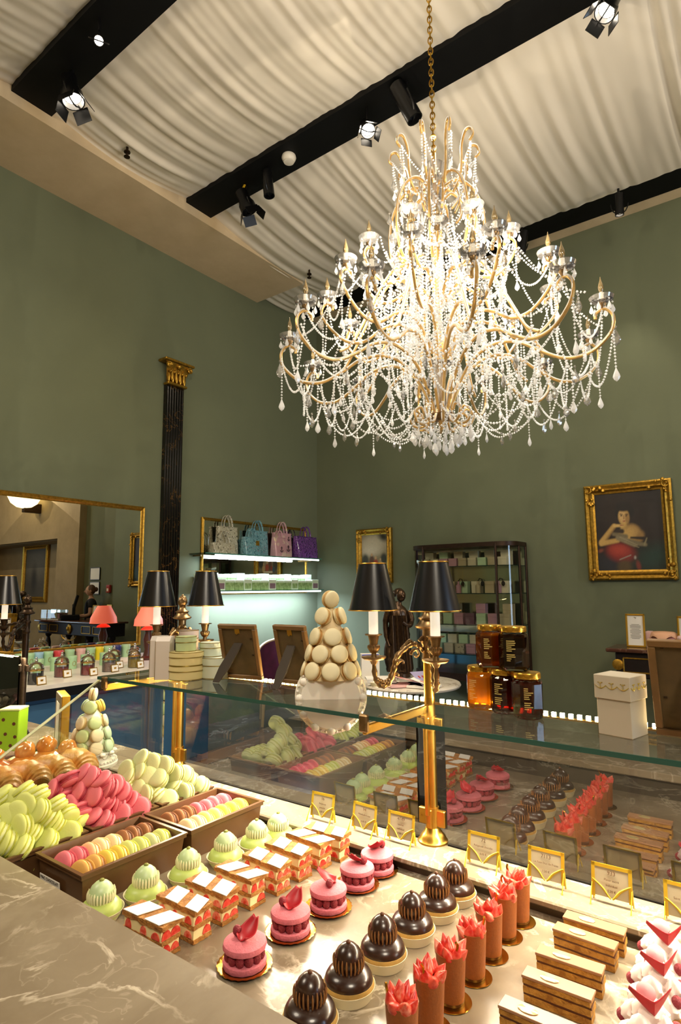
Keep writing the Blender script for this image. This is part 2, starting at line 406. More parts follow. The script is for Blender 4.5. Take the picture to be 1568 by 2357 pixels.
track_spot((6.45, 2.12, 5.56), (6.7, 3.0, 1.6), 'small black spotlight on the far beam right of the chandelier', 'tube', 70, 1.1, 50, barn=False)
for ob in list(C.objects):
    if ob.name.startswith('cable'): ob.parent = next(o for o in C.objects if o.get('label', '').startswith('unlit black spotlight with open')); ob.location = Vector(ob.location)-ob.parent.location
# unseen spots added on the rails to brighten counter, sales table and walls
for (p, tg, e, an) in (((0.27, -0.5, 5.5), (1.20, 0.25, 1.05), 260, 13), ((0.27, -0.2, 5.5), (1.20, 0.85, 1.05), 260, 13), ((2.11, 0.6, 5.5), (0.85, 0.9, 1.0), 10, 34), ((2.11, -0.9, 5.5), (1.1, 0.2, 1.0), 10, 34), ((0.27, 3.0, 5.5), (2.6, 5.6, 1.6), 95, 80), ((0.27, 2.6, 5.5), (2.7, 4.95, .9), 260, 24), ((0.27, 0.4, 5.5), (2.3, 1.3, 5.7), 0, 60)):
    if e: lamp('added_rail_spot', 'SPOT', p, tg, e, WARM2, spot_size=radians(an), spot_blend=0.7, shadow_soft_size=0.05)

# ---------------------------------------------------------------- left wall: pilaster, mirror
M_NERO = marble('black_gold_marble', '#0b0a09', '#120f0c', '#6b4c22', 5.0, 0.16, 0.012)
t = thing('pilaster', 'tall fluted black marble pilaster with gilded capital on the left wall', 'pilaster', (4.27, YL-.004, 0))
b = MB(); x = -0.12
b.box((0, -0.03, 2.0), (0.24, 0.06, 3.96)); b.box((0, -0.05, 0.2), (0.32, 0.10, 0.4))
for k in range(7): b.box((-0.105+0.035*k, -0.062, 2.0), (0.019, 0.02, 3.9), 0.004)
b.build('shaft', M_NERO, t)
b = MB()
b.grid(lambda u, v: ((u-0.5)*(0.25+0.13*v**2.2), -0.05-0.075*v**2+0.0*u, 3.97+0.26*v), 10, 10)
b.box((0, -0.06, 3.985), (0.28, 0.10, 0.03), 0.01); b.box((0, -0.075, 4.25), (0.42, 0.15, 0.03), 0.008)
for sx in (-1, 1):
    b.tube([(sx*(0.15-0.035*cos(a)*(1-a/14)), -0.13, 4.19+0.035*sin(a)*(1-a/14)) for a in [k*0.6 for k in range(18)]], 0.011, 6)
for k in range(5):
    xx = -0.11+0.055*k; b.ball((xx, -0.075, 4.06), (0.022, 0.02, 0.07), 8, 6); b.ball((xx, -0.105, 4.125), (0.02, 0.022, 0.018), 8, 6)
for k in range(4): b.ball((-0.082+0.055*k, -0.095, 4.10), (0.018, 0.02, 0.09), 8, 6)
b.ball((0, -0.12, 4.2), (0.035, 0.03, 0.03), 8, 6)
b.build('capital', M_GOLD, t)
def framed(t, w, h, fw, fd, m, prof=True, inner=None):
    """mitred picture frame in local x (width) and z (height), face towards -y; returns nothing"""
    b = MB()
    pr = [(0, 0), (0, -fd*0.75), (fw*0.18, -fd), (fw*0.45, -fd*0.8), (fw*0.62, -fd*0.95), (fw*0.8, -fd*0.55), (fw, -fd*0.45), (fw, 0)] if prof else [(0, 0), (0, -fd), (fw, -fd), (fw, 0)]
    cs = [(-1, -1), (1, -1), (1, 1), (-1, 1)]; n = len(pr); vs = []; fs = []
    for sx, sz in cs:
        for (i, y) in pr: vs.append((sx*(w/2-i), y, sz*(h/2-i)))
    for c in range(4):
        d = (c+1) % 4
        for k in range(n-1): fs.append((c*n+k, d*n+k, d*n+k+1, c*n+k+1))
    b.add(vs, fs); return b
t = thing('wall_mirror', 'large wall mirror in slim gilded frame on the left green wall', 'mirror', (2.35, 5.64, 1.755))
W, H = 3.16, 1.50
framed(t, W, H, 0.05, 0.035, M_GOLD).build('frame', M_GOLD, t, ang=25)
slab('looking_glass', (0, -0.01, 0), (W-0.06, 0.012, H-0.06), M_MIRROR, t)
# ---------------------------------------------------------------- pictures
def canvas(name, w, h, nx, nz, shapes, base, parent, y, rough=0.6, noise=0.012):
    """flat painted canvas: pigments mixed per vertex from soft shapes (x,z in 0..1)"""
    me = bpy.data.meshes.new(name); vs = []; fs = []; cols = []
    rnd = random.Random(4)
    for j in range(nz+1):
        for i in range(nx+1):
            u, v = i/nx, j/nz; vs.append(((u-0.5)*w, y, (v-0.5)*h)); c = list(srgb(base))
            for sh in shapes:
                k, col, soft = sh[0], srgb(sh[1]), sh[2]
                if k == 'e':
                    cx, cz, rx, rz, rot = sh[3:8]; dx, dz = u-cx, v-cz; ca, sa = cos(rot), sin(rot)
                    X, Z = (dx*ca+dz*sa)/rx, (-dx*sa+dz*ca)/rz; dd = (sqrt(X*X+Z*Z)-1)*min(rx, rz)
                else:
                    (ax, az), (bx, bz), ra, rb = sh[3:7]; pax, paz = u-ax, v-az; bax, baz = bx-ax, bz-az
                    q = max(0, min(1, (pax*bax+paz*baz)/(bax*bax+baz*baz))); dd = sqrt((pax-bax*q)**2+(paz-baz*q)**2)-(ra+(rb-ra)*q)
                a = max(0, min(1, 0.5-dd/soft)); a = a*a*(3-2*a)
                c = [c[n]*(1-a)+col[n]*a for n in range(3)]
            nn = 1+rnd.uniform(-1, 1)*noise*6; cols += [max(0, q*nn) for q in c]+[1.0]
    for j in range(nz):
        for i in range(nx):
            a = j*(nx+1)+i; fs.append((a, a+1, a+nx+2, a+nx+1))
    me.from_pydata(vs, [], fs); at_ = me.color_attributes.new('paint', 'FLOAT_COLOR', 'POINT'); at_.data.foreach_set('color', cols)
    s = N('oil_paint'); p = s.n('BsdfPrincipled'); p.inputs['Roughness'].default_value = rough
    va = s.n('VertexColor'); va.layer_name = 'paint'; s.l(va.outputs[0], p.inputs['Base Color']); s.l(p.outputs[0], s.out.inputs[0])
    me.materials.append(s.m); return put(name, me, parent)
def picture(label, cat, loc, rz, w, h, fw, fd, shapes, base, nx, nz, corners=True, group=None, tilt=0.0, name='framed_painting'):
    t = thing(name, label, cat, loc, rz, group)
    if tilt: t.rotation_euler = (tilt, 0, rz)
    b = framed(t, w, h, fw, fd, M_GOLD)
    rnd = random.Random(2)
    if corners:
        for sx in (-1, 1):
            for sz in (-1, 1):
                for k in range(9):
                    along = rnd.uniform(0, fw*2.2); vert = rnd.random() < 0.5
                    px = sx*(w/2-(rnd.uniform(0.1, 0.9)*fw if vert else along)); pz = sz*(h/2-(along if vert else rnd.uniform(0.1, 0.9)*fw))
                    b.ball((px, -fd*0.95, pz), (fw*rnd.uniform(.12, .25),)*3, 7, 5)
                b.tube([(sx*(w/2-fw*0.5+fw*0.32*cos(a)), -fd*1.05, sz*(h/2-fw*0.5+fw*0.32*sin(a))) for a in [q*0.7 for q in range(9)]], fw*0.09, 5)
        n = int(w/0.022)
        for k in range(n):
            for sz in (-1, 1): b.ball(((k+0.5)/n*w-w/2, -fd*0.5, sz*(h/2-fw*0.08)), fw*0.06, 5, 4)
    b.build('frame', M_GOLD, t, ang=25)
    canvas('canvas', w-fw*1.7, h-fw*1.7, nx, nz, shapes, base, t, -fd*0.3)
    return t
SK, SK2 = '#b99552', '#8d6c3a'
portrait = [('e', '#1d120f', .3, .5, .62, .4, .38, 0), ('e', '#20140f', .25, .3, .85, .2, .25, 0),
    ('e', '#123028', .25, .82, .16, .28, .14, .2), ('e', '#1c1f28', .2, .2, .1, .22, .12, 0),
    ('e', '#7c2019', .10, .36, .24, .2, .115, -.15), ('e', '#a03526', .10, .33, .27, .12, .06, -.1), ('e', '#7a3a2a', .04, .07, .27, .035, .02, .3),
    ('e', '#4b3a1e', .08, .40, .06, .10, .08, 0), ('e', '#6e2a22', .04, .6, .07, .03, .06, .2), ('e', '#98938a', .02, .56, .17, .015, .02, 0), ('c', '#8c8578', .015, (.34, .15), (.5, .2), .006, .006),
    ('c', SK, .04, (.43, .55), (.455, .50), .05, .055),
    ('e', SK2, .07, .55, .465, .125, .105, -.45), ('e', '#a8854a', .08, .545, .48, .10, .085, -.45), ('e', SK, .09, .51, .47, .05, .06, -.3), ('e', SK, .05, .43, .45, .1, .07, 0),
    ('e', SK2, .05, .65, .42, .05, .07, -.6),
    ('c', SK2, .03, (.09, .37), (.29, .57), .04, .03), ('c', SK, .03, (.08, .38), (.28, .575), .027, .022), ('c', SK, .03, (.08, .36), (.33, .39), .032, .028), ('c', '#c9a662', .02, (.29, .575), (.40, .57), .02, .015), ('c', '#8e4636', .01, (.38, .575), (.42, .575), .006, .006),
    ('c', '#2a1c10', .03, (.30, .50), (.40, .50), .02, .03),
    ('c', '#6e6145', .03, (.27, .47), (.45, .43), .022, .03), ('c', '#7d7154', .03, (.33, .42), (.56, .34), .03, .04), ('c', '#6d6248', .03, (.5, .36), (.72, .32), .035, .02), ('c', '#8f8466', .012, (.36, .43), (.6, .32), .006, .004), ('c', '#8b8060', .012, (.42, .37), (.62, .29), .005, .004), ('c', '#7f7556', .02, (.7, .32), (.74, .40), .012, .006), ('c', '#1a120c', .02, (.52, .415), (.7, .40), .012, .02),
    ('e', '#120c0a', .04, .445, .79, .125, .085, 0), ('e', '#0d0908', .02, .36, .72, .05, .05, 0), ('e', '#0d0908', .02, .54, .73, .05, .06, 0),
    ('e', SK, .025, .435, .68, .078, .105, 0), ('e', '#c4a067', .05, .42, .69, .05, .07, 0), ('e', '#97733f', .03, .485, .66, .03, .07, 0),
    ('e', '#120c0a', .03, .445, .785, .10, .04, 0), ('c', '#2a1a10', .008, (.385, .715), (.42, .712), .006, .004), ('c', '#2a1a10', .008, (.46, .708), (.495, .706), .004, .006),
    ('e', '#1d130d', .01, .403, .695, .014, .008, 0), ('e', '#1d130d', .01, .474, .69, .014, .008, 0), ('c', '#8a6338', .012, (.438, .70), (.436, .655), .005, .008), ('e', '#8a3c30', .008, .437, .625, .020, .007, 0)]
picture('large portrait of a bare shouldered woman in wide gilded frame on the back wall', 'painting', (XB, 1.304, 2.185), FRONT_BACK, 0.872, 1.052, 0.105, 0.07, portrait, '#150d0b', 90, 110)
picnic = [('e', '#c9bfa6', .3, .45, .75, .5, .2, 0), ('e', '#d8d0bc', .2, .35, .62, .3, .1, 0), ('e', '#2a2a20', .15, .85, .92, .18, .09, -.2), ('e', '#5c5136', .15, .5, .1, .6, .2, 0),
    ('e', '#3a3a30', .1, .15, .38, .13, .16, 0), ('e', '#33352c', .1, .85, .42, .12, .12, 0), ('e', '#5a3c2c', .06, .4, .38, .09, .13, 0), ('e', '#a0432f', .05, .55, .32, .09, .10, 0), ('e', '#c7a27a', .03, .55, .45, .04, .035, 0), ('e', '#c7a27a', .03, .4, .52, .035, .035, 0),
    ('e', '#8a2f22', .04, .33, .3, .05, .06, 0), ('e', '#2c4a5a', .05, .22, .27, .07, .07, 0), ('e', '#b99b6a', .05, .72, .28, .07, .1, 0), ('e', '#c7a27a', .03, .72, .41, .03, .03, 0), ('c', '#d9cdb4', .03, (.3, .2), (.7, .2), .02, .02)]
picture('small framed picnic scene with pale sky above the bronze statue', 'painting', (XB, 4.60, 2.045), FRONT_BACK, 0.59, 0.76, 0.085, 0.06, picnic, '#8d8367', 50, 80)
picture('dim landscape in gilded frame inside the far alcove seen in the mirror', 'painting', (7.65, -4.25, 2.05), FRONT_BACK, 1.3, 1.5, 0.14, 0.07, [('e', '#6d6656', .4, .5, .7, .5, .3, 0), ('e', '#2f2b22', .2, .55, .35, .12, .25, 0)], '#4b4436', 30, 36, corners=False)

# ---------------------------------------------------------------- lit glass wall shelves with bags
M_GLASS = glassy('clear_glass', (0.97, 1.0, 0.98), 0.02, 1.0)
M_GEDGE = mat('green_glass_edge', '#3f7a68', 0.1, spec=0.8, emit=None)
M_LED = emitter('white_led_glow', '#eafff4', 6.0)
t = thing('shelf_mirror', 'wide gilt framed mirror behind the lit glass wall shelves', 'mirror', (5.73, 5.64, 2.0))
framed(t, 1.98, 0.94, 0.045, 0.03, M_GOLD).build('frame', M_GOLD, t, ang=25)
slab('looking_glass', (0, -0.01, 0), (1.92, 0.012, 0.88), M_MIRROR, t)
for (z, x0, x1, nm) in ((2.015, 4.58, 6.74, 'upper'), (1.575, 4.62, 6.78, 'lower')):
    t = thing('glass_shelf', nm+' glass wall shelf with a bright led tube along its front edge', 'shelf', ((x0+x1)/2, 5.50, z), 0)
    slab('pane', (0, 0, 0), (x1-x0, 0.29, 0.012), M_GLASS, t); slab('front_edge', (0, -0.147, 0), (x1-x0, 0.004, 0.013), M_GEDGE, t)
    MB().tube([(-(x1-x0)/2+0.16, -0.13, -0.017), ((x1-x0)/2-0.05, -0.13, -0.017)], 0.010, 8).build('led_tube', M_LED, t)
    for sx in (-1, 1): slab('bracket', (sx*((x1-x0)/2-0.06), 0.07, -0.02), (0.02, 0.14, 0.02), M_BRONZE, t)
    lamp('shelf_led_light', 'AREA', ((x0+x1)/2, 5.40, z-0.03), ((x0+x1)/2, 5.47, z-1), 52 if nm == 'lower' else 18, COOL, shape='RECTANGLE', size=x1-x0-0.2, size_y=0.02)
def speckled(name, base, spots, scale=38, alpha=0.85, rough=0.12):
    s = N(name); p = s.n('BsdfPrincipled'); p.inputs['Roughness'].default_value = rough; p.inputs['Coat Weight'].default_value = 0.5
    c = None; v = s.coord(); cur = None
    for i, (col, thr) in enumerate(spots):
        f = s.noise(scale*(1+0.23*i), 2.0, 0.5, v); m_ = s.ramp(f, [(thr, (0, 0, 0)), (thr+0.03, (1, 1, 1))])
        cur = s.mix(m_, cur if cur is not None else srgb(base), srgb(col))
    s.l(cur, p.inputs['Base Color']); p.inputs['Alpha'].default_value = alpha
    s.l(p.outputs[0], s.out.inputs[0]); MATS[name] = s.m; return s.m
B1 = speckled('vinyl_cream_print', '#b9b49c', [('#5d5a48', .60), ('#8a3b38', .68), ('#e8e4d2', .62)])
B2 = speckled('vinyl_blue_print', '#6f9fa8', [('#45707c', .58), ('#9a6a80', .66), ('#9cc2c6', .62)])
B3 = speckled('vinyl_pink_print', '#c99aa0', [('#d8bcae', .55), ('#e2c7a0', .66)], 12)
B4 = speckled('vinyl_purple_print', '#6b3f86', [('#35245a', .55), ('#9a66a8', .62)], 45)
def bag(x0, x1, zb, zt, zh, d, y, m, label, wid=0.5):
    xc = (x0+x1)/2; w_ = x1-x0; t = thing('handbag', label, 'bag', (xc, y, zb), 0, 'handbags on the wall shelf'); h = zt-zb
    def fn(u, v):
        a = 2*pi*u; cx, sy = cos(a), sin(a); e = 0.25
        px = math.copysign(abs(cx)**e, cx)*w_/2*(0.97+0.03*v); py = math.copysign(abs(sy)**e, sy)*d/2*(1-0.55*v**1.5)
        return (px, py, h*v)
    b = MB().grid(fn, 28, 6); b.box((0, 0, 0.004), (w_*0.94, d*0.9, 0.008)); b.build('body', m, t)
    for sy in (-1, 1):
        MB().tube([(w_*0.5*wid*cos(a)*0.9, sy*d*0.2, h*0.93+(zh-zt+0.07*h)*sin(a)) for a in [pi*k/12 for k in range(13)]], 0.012, 7, flat=0.6).build('handle', m, t)
    MB().tube([(-w_*0.48, -d*0.24, h*0.985), (w_*0.48, -d*0.24, h*0.985)], 0.006, 6).build('rim', m, t)
    return t
bag(4.74, 5.10, 2.022, 2.15, 2.30, 0.13, 5.44, B1, 'wide low cream vinyl handbag with small dark print, leftmost on the shelf')
bag(4.93, 5.25, 2.022, 2.37, 2.51, 0.12, 5.56, B1, 'tall cream vinyl handbag with small dark print, behind the low cream one')
b_ = bag(5.25, 5.53, 2.022, 2.25, 2.36, 0.13, 5.44, B2, 'low blue vinyl handbag with a square gold clasp')
slab('clasp', (0.07, -0.055, 0.155), (0.05, 0.01, 0.06), M_GOLD, b_)
bag(5.45, 5.80, 2.022, 2.36, 2.49, 0.12, 5.56, B2, 'tall blue vinyl handbag beside the one with the clasp')
b_ = bag(5.80, 6.02, 2.022, 2.28, 2.37, 0.13, 5.44, B3, 'low pink vinyl handbag with a dark anchor print')
M_INK = mat('dark_print', '#2a2026', 0.5)
def anchor(parent, x, y, z, s):
    b = MB(); b.tube([(x, y, z+s), (x, y, z-s*0.6)], s*0.1, 5); b.tube([(x-s*0.6, y, z-s*0.1), (x-s*0.4, y, z-s*0.55), (x, y, z-s*0.7), (x+s*0.4, y, z-s*0.55), (x+s*0.6, y, z-s*0.1)], s*0.1, 5); b.tube([(x-s*0.35, y, z+s*0.6), (x+s*0.35, y, z+s*0.6)], s*0.1, 5)
    b.build('anchor_print', M_INK, parent)
anchor(b_, 0.0, -0.062, 0.09, 0.045)
b_ = bag(5.93, 6.28, 2.022, 2.36, 2.51, 0.12, 5.56, B3, 'tall pink vinyl handbag with dark anchor prints')
anchor(b_, 0.08, -0.058, 0.12, 0.05); anchor(b_, 0.1, -0.045, 0.26, 0.035)
bag(6.29, 6.74, 2.022, 2.33, 2.47, 0.16, 5.48, B4, 'wide glossy purple patterned handbag at the right end of the shelf', 0.4)
M_MINT = mat('mint_card', '#b7d2a5', 0.5); M_MINT2 = mat('pale_mint_card', '#d5e5c6', 0.5); M_OLIVE = mat('green_ribbed_card', '#6f8f4c', 0.5, col2='#a9c486', vscale=25)
M_PLUM = mat('plum_window', '#8a6f78', 0.3)
xs = [4.70+0.148*k for k in range(14)]
for row, (y, zz) in enumerate(((5.43, 1.581), (5.56, 1.581))):
    for k, x in enumerate(xs):
        big = k % 3 == 1; h = (0.125 if row == 0 else 0.20) + (0.012 if big else 0)
        kind = 'white gift box with window' if big else 'green striped gift box'
        t = thing('gift_box', f"{kind}, {ORD[k] if k < 12 else ('thirteenth', 'fourteenth')[k-12]} from left, {'front' if row == 0 else 'taller back'} row, lower wall shelf", 'box', (x, y, zz), 0, 'gift boxes on the lower wall shelf')
        MB().box((0, 0, h*0.38), (0.138, 0.10, h*0.76)).build('body', M_MINT2 if big else M_OLIVE, t, smooth=False)
        MB().box((0, 0, h*0.88), (0.141, 0.103, h*0.24), 0.003).build('lid', M_MINT2, t)
        if big: slab('window', (0, -0.052, h*0.38), (0.10, 0.004, h*0.5), M_PLUM if k % 2 else M_OLIVE, t)

# ---------------------------------------------------------------- glass cabinet on the back wall
M_CABF = mat('dark_cabinet_metal', '#3a281c', 0.4, 0.6, var=0.3)
M_CABG = glassy('cabinet_glass', (0.95, 0.98, 0.95), 0.03, 0.9)
t = thing('display_cabinet', 'tall glass display cabinet with dark bronze frame against the back wall', 'cabinet', (6.72, 3.10, 0.0), FRONT_BACK)
CW, CD, CT = 1.34, 0.42, 2.115    # width, depth, top
def outline(o=0.0):
    r = 0.20; w2 = CW/2+o; d2 = CD/2+o
    P = [(-w2, d2), (-w2, -d2+r)]+[(-w2+r-r*cos(a), -d2+r-r*sin(a)) for a in [pi/2*k/6 for k in range(1, 7)]]
    P += [(w2-r+r*sin(a), -d2+r-r*cos(a)) for a in [pi/2*k/6 for k in range(0, 7)]]+[(w2, d2)]
    return P
for z0, z1, nm in ((CT-0.05, CT, 'top_rail'), (0.52, 0.60, 'bottom_rail')):
    MB().prism(outline(0.012), z0, z1).build(nm, M_CABF, t, ang=25)
for (px, py) in ((-CW/2, CD/2), (CW/2, CD/2), (-CW/2+0.2, -CD/2), (CW/2-0.2, -CD/2), (-CW/2, -CD/2+0.2), (CW/2, -CD/2+0.2)):
    MB().tube([(px, py, 0.0), (px, py, CT-0.02)], 0.016, 8).build('post', M_CABF, t)
b = MB(); P = outline(0)
vs = [(x, y, 0.6) for x, y in P]+[(x, y, CT-0.05) for x, y in P]; n = len(P)
b.add(vs, [(i, i+1, n+i+1, n+i) for i in range(n-1)]); b.build('glass_front', M_CABG, t, ang=60)
slab('back_mirror', (0, CD/2-0.006, 1.33), (CW-0.02, 0.008, 1.46), mat('dim_mirror', '#c4cbb6', 0.12, 1.0), t)
SH = [0.60, 0.82, 1.16, 1.525, 1.845]
for z in SH[1:]:
    MB().prism(outline(-0.012), z-0.008, z).build('shelf', M_CABG, t, ang=25)
    MB().tube([(x, y, z-0.004) for x, y in outline(-0.01)], 0.0055, 5).build('shelf_edge', mat('dark_green_glass_edge', '#1f3a2e', 0.2), t)
bx = {'cream': mat('cream_card', '#cfc4a0', 0.55), 'mint': M_MINT, 'rose': mat('rose_card', '#c08f98', 0.55), 'beige': mat('beige_card', '#b3a37c', 0.55), 'print': speckled('printed_card', '#c2b692', [('#5a5344', .63)], 60, 1.0, 0.5), 'plum': mat('plum_card', '#6a4653', 0.55)}
pl = ['cream', 'cream', 'rose', 'rose', 'beige', 'cream', 'mint', 'beige', 'cream']
rows = [(SH[4], 0.10, 9, pl, 'top', 0.0), (SH[4], 0.185, 6, ['cream', 'mint', 'cream', 'cream', 'beige', 'cream'], 'top', 0.11), (SH[3], 0.14, 7, ['beige', 'rose', 'beige', 'mint', 'cream', 'beige', 'cream'], 'second', 0.0), (SH[2], 0.13, 8, ['print', 'print', 'mint', 'rose', 'plum', 'mint', 'rose', 'beige'], 'third', 0.0), (SH[2], 0.24, 4, ['print', 'cream', 'rose', 'beige'], 'third', 0.11), (SH[1], 0.11, 8, ['rose', 'mint', 'cream', 'print', 'rose', 'mint', 'cream', 'beige'], 'fourth', 0.0), (SH[1], 0.21, 8, ['rose', 'mint', 'cream', 'mint', 'cream', 'mint', 'rose', 'cream'], 'fourth', 0.11)]
nmc = {'print': 'patterned', 'plum': 'plum', 'cream': 'cream', 'mint': 'pale green', 'rose': 'dusty rose', 'beige': 'beige'}
for (z, h, n, cols, nm, dy) in rows:
    for k in range(n):
        yy = 3.10+CW/2-0.17-(CW-0.34)*k/(n-1); wd = min(0.115, (CW-0.3)/n*0.9)
        t = thing('candle_box', f"{nmc[cols[k]]} box, {ORD[k]} from left, {'back' if dy else 'front'} row, {nm} shelf of the glass cabinet", 'box', (6.66+dy, yy, z), FRONT_BACK, 'boxes in the glass cabinet')
        MB().box((0, 0, h*0.35), (wd, 0.085, h*0.70), 0.002).build('body', bx[cols[k]], t, ang=20); MB().box((0, 0, h*0.85), (wd*1.03, 0.088, h*0.30), 0.002).build('lid', bx[cols[k]], t, ang=20)
for k in range(4):
    yy = 3.33-0.25*k
    t = thing('perfume_bottle', f"bottle with black bulb, {ORD[k]} from left, second shelf of the glass cabinet", 'bottle', (6.585, yy+0.06, SH[3]), FRONT_BACK, 'bottles in the glass cabinet')
    MB().lathe([(0.03, 0), (0.032, 0.09), (0.012, 0.11), (0.012, 0.14)], 12).build('flask', bx['rose'] if k % 2 else bx['beige'], t)
    MB().tube([(0, 0, 0.14), (0.02, 0, 0.17), (0.05, 0, 0.16), (0.06, -0.01, 0.12)], 0.006, 6).build('hose', M_BLACK, t); MB().ball((0.06, -0.01, 0.11), (0.022, 0.022, 0.03), 8, 6).build('bulb', M_BLACK, t)

# ---------------------------------------------------------------- bronze statue on a round marble table
M_WMARB = marble('white_marble', '#e6ddcd', '#d9cfbd', '#b9ad9b', 4.0, 0.2)
t = thing('round_table', 'round white marble pedestal table behind the counter post', 'table', (3.97, 2.31, 0))
MB().lathe([(0.34, 0.865), (0.365, 0.872), (0.372, 0.885), (0.365, 0.898), (0.35, 0.90), (0, 0.90)], 48).build('tabletop', M_WMARB, t)
MB().lathe([(0.2, 0), (0.2, 0.03), (0.05, 0.07), (0.035, 0.3), (0.05, 0.5), (0.035, 0.8), (0.1, 0.865)], 20).build('pedestal', M_DKBRONZE, t)
M_STAT = mat('brown_bronze_patina', '#54402f', 0.3, 0.8, var=0.4, vscale=40, spec=0.6)
t = thing('statue', 'dark bronze statue of a robed woman with bowed head on the round table', 'statue', (4.13, 2.50, 0.90), -0.75)
MB().lathe([(0.085, 0), (0.085, 0.03), (0.075, 0.04), (0, 0.04)], 20).build('plinth', M_STAT, t)
b = MB()
def fold(a, j, r, z): return 1+0.11*sin(9*a+3*sin(z*9))+0.05*sin(17*a+z*20)
b.lathe([(0.082, 0.04), (0.088, 0.06), (0.08, 0.16), (0.072, 0.26), (0.075, 0.33), (0.064, 0.41), (0.068, 0.47), (0.066, 0.51), (0.05, 0.54), (0.026, 0.56), (0.023, 0.59)], 48, rf=lambda a, j, r, z: fold(a, j, r, z) if z < 0.5 else 1, sx=1.15, sy=0.8)
b.ball((0.018, -0.02, 0.635), (0.038, 0.044, 0.05), 16, 12); b.ball((0.012, 0.012, 0.655), (0.045, 0.048, 0.04), 14, 10, nf=lambda a, t_: 1+0.07*sin(9*a)*sin(5*t_)); b.ball((-0.02, 0.04, 0.65), (0.026, 0.026, 0.026), 10, 8)
b.tube([(0.022, -0.055, 0.645), (0.025, -0.068, 0.625), (0.022, -0.058, 0.612)], [0.008, 0.009, 0.006], 6)
b.tube(smoothpath([(-0.085, 0, 0.515), (-0.105, 0.01, 0.42), (-0.10, -0.01, 0.30), (-0.085, -0.03, 0.24)]), [0.027]*6+[0.022]*6+[0.017]*7, 10)
b.tube(smoothpath([(0.085, 0, 0.515), (0.10, -0.02, 0.43), (0.06, -0.07, 0.40), (0.01, -0.08, 0.43)]), [0.027]*6+[0.021]*6+[0.015]*7, 10)
b.grid(lambda u, v: (-0.08+0.16*u*(1-0.2*v), -0.074-0.01*sin(u*22)-0.02*(1-v), 0.10+0.38*v-0.08*u*(1-v)), 22, 10)
b.ball((-0.075, 0.02, 0.18), (0.045, 0.05, 0.13), 12, 9)
b.build('figure', M_STAT, t, ang=60)
M_PAPER = mat('white_paper', '#efe9dd', 0.7); M_PINKP = mat('pink_paper', '#e6b7b0', 0.7); M_LILAC = mat('lilac_paper', '#a9a2c6', 0.7)
rnd = random.Random(8)
for k, (x, y, z, m, rx, rz, lb) in enumerate(((3.74, 2.40, .925, M_PAPER, .1, .4, 'stack of white leaflets fanned on the round marble table'), (3.74, 2.25, .975, M_PINKP, .25, .9, 'pink printed leaflet lying on the white stack'), (3.83, 2.13, .985, M_LILAC, .4, -.5, 'lilac leaflet propped behind the post'), (3.78, 2.09, .94, M_PAPER, .3, .2, 'white leaflet with a red crest right of the post'))):
    t = thing('leaflet_stack', lb, 'leaflet', (x, y, .90), rz)
    h = z-0.90
    for q in range(3 if k == 0 else 1):
        o = MB().box((0.01*q, 0.012*q, 0.012+0.016*q), (0.15-0.01*q, 0.21, 0.014)).build('paper_block', m if k else M_PAPER, t, rot=(0, 0, 0.15*q), smooth=False)
    if k:
        o = MB().box((0, 0, h*0.5+0.02), (0.13, 0.19, 0.003)).build('cover', m, t, rot=(rx, 0, 0), smooth=False)
        for q in range(3): slab('print_mark', (-0.03+0.03*q, 0.02, h*0.5+0.0222), (0.012, 0.03, 0.001), mat('red_print', '#b03a34', 0.6), o)
t = thing('display_box', 'small white display box with blue lettered top edge beside the macaron tower', 'box', (3.86, 2.60, 0.90), -0.8)
MB().box((0, 0, 0.10), (0.14, 0.06, 0.20), 0.003).build('body', M_PAPER, t, ang=20); slab('blue_band', (0, -0.031, 0.185), (0.13, 0.002, 0.022), mat('blue_print', '#4a58b4', 0.5), t)
t = thing('lace_coaster', 'stack of patterned coasters at the edge of the round table', 'coaster', (3.68, 2.42, 0.90), 0)
MB().lathe([(0.05, 0), (0.052, 0.012), (0.05, 0.024), (0, 0.024)], 18).build('disc', bx['print'], t)

# ---------------------------------------------------------------- console table, right
M_MAHOG = mat('dark_mahogany', '#1d0f0a', 0.5, spec=0.3, var=0.4, vscale=8)
M_REDMARB = marble('red_brown_marble', '#5a3628', '#472a1f', '#8a6a55', 5.0, 0.18)
t = thing('console_table', 'dark mahogany console table with gilded mounts and red marble top', 'table', (6.36, 0.16, 0), FRONT_BACK)
L = 2.52
MB().box((0, 0, 0.995), (L, 0.5, 0.035), 0.008).build('marble_top', M_REDMARB, t, ang=20)
MB().box((0, 0.02, 0.86), (L-0.14, 0.42, 0.23), 0.01).build('apron', M_MAHOG, t, ang=20)
for k in range(6):
    xx = -L/2+0.29+0.39*k
    if k in (2, 3): continue
    b = MB(); w_, h_ = 0.30, 0.13
    for (cx, cz, sx, sz) in ((0, h_/2, w_, .014), (0, -h_/2, w_, .014), (w_/2, 0, .014, h_), (-w_/2, 0, .014, h_)): b.box((xx+cx, -0.195, 0.86+cz), (sx, 0.012, sz), 0.003)
    b.build('gilt_border', M_GOLD, t, ang=20)
for xx in (-L/2+0.09, L/2-0.09):
    MB().lathe([(0.052, 0), (0.05, 0.008), (0.03, 0.014), (0, 0.015)], 16).build('gilt_rosette', M_GOLD, t, loc=(xx, -0.19, 0.86), rot=(pi/2, 0, 0))
b = MB(); b.ball((0, -0.2, 0.86), (0.07, 0.03, 0.095), 14, 10, nf=lambda a, t_: 1+0.08*sin(8*a)); b.ball((0, -0.235, 0.87), (0.03, 0.02, 0.04), 8, 6)
b.tube([(0.26*cos(a), -0.2, 0.74+0.09*sin(a)) for a in [pi+pi*k/14 for k in range(15)]], 0.014, 6); b.build('gilt_mask', M_GOLD, t)
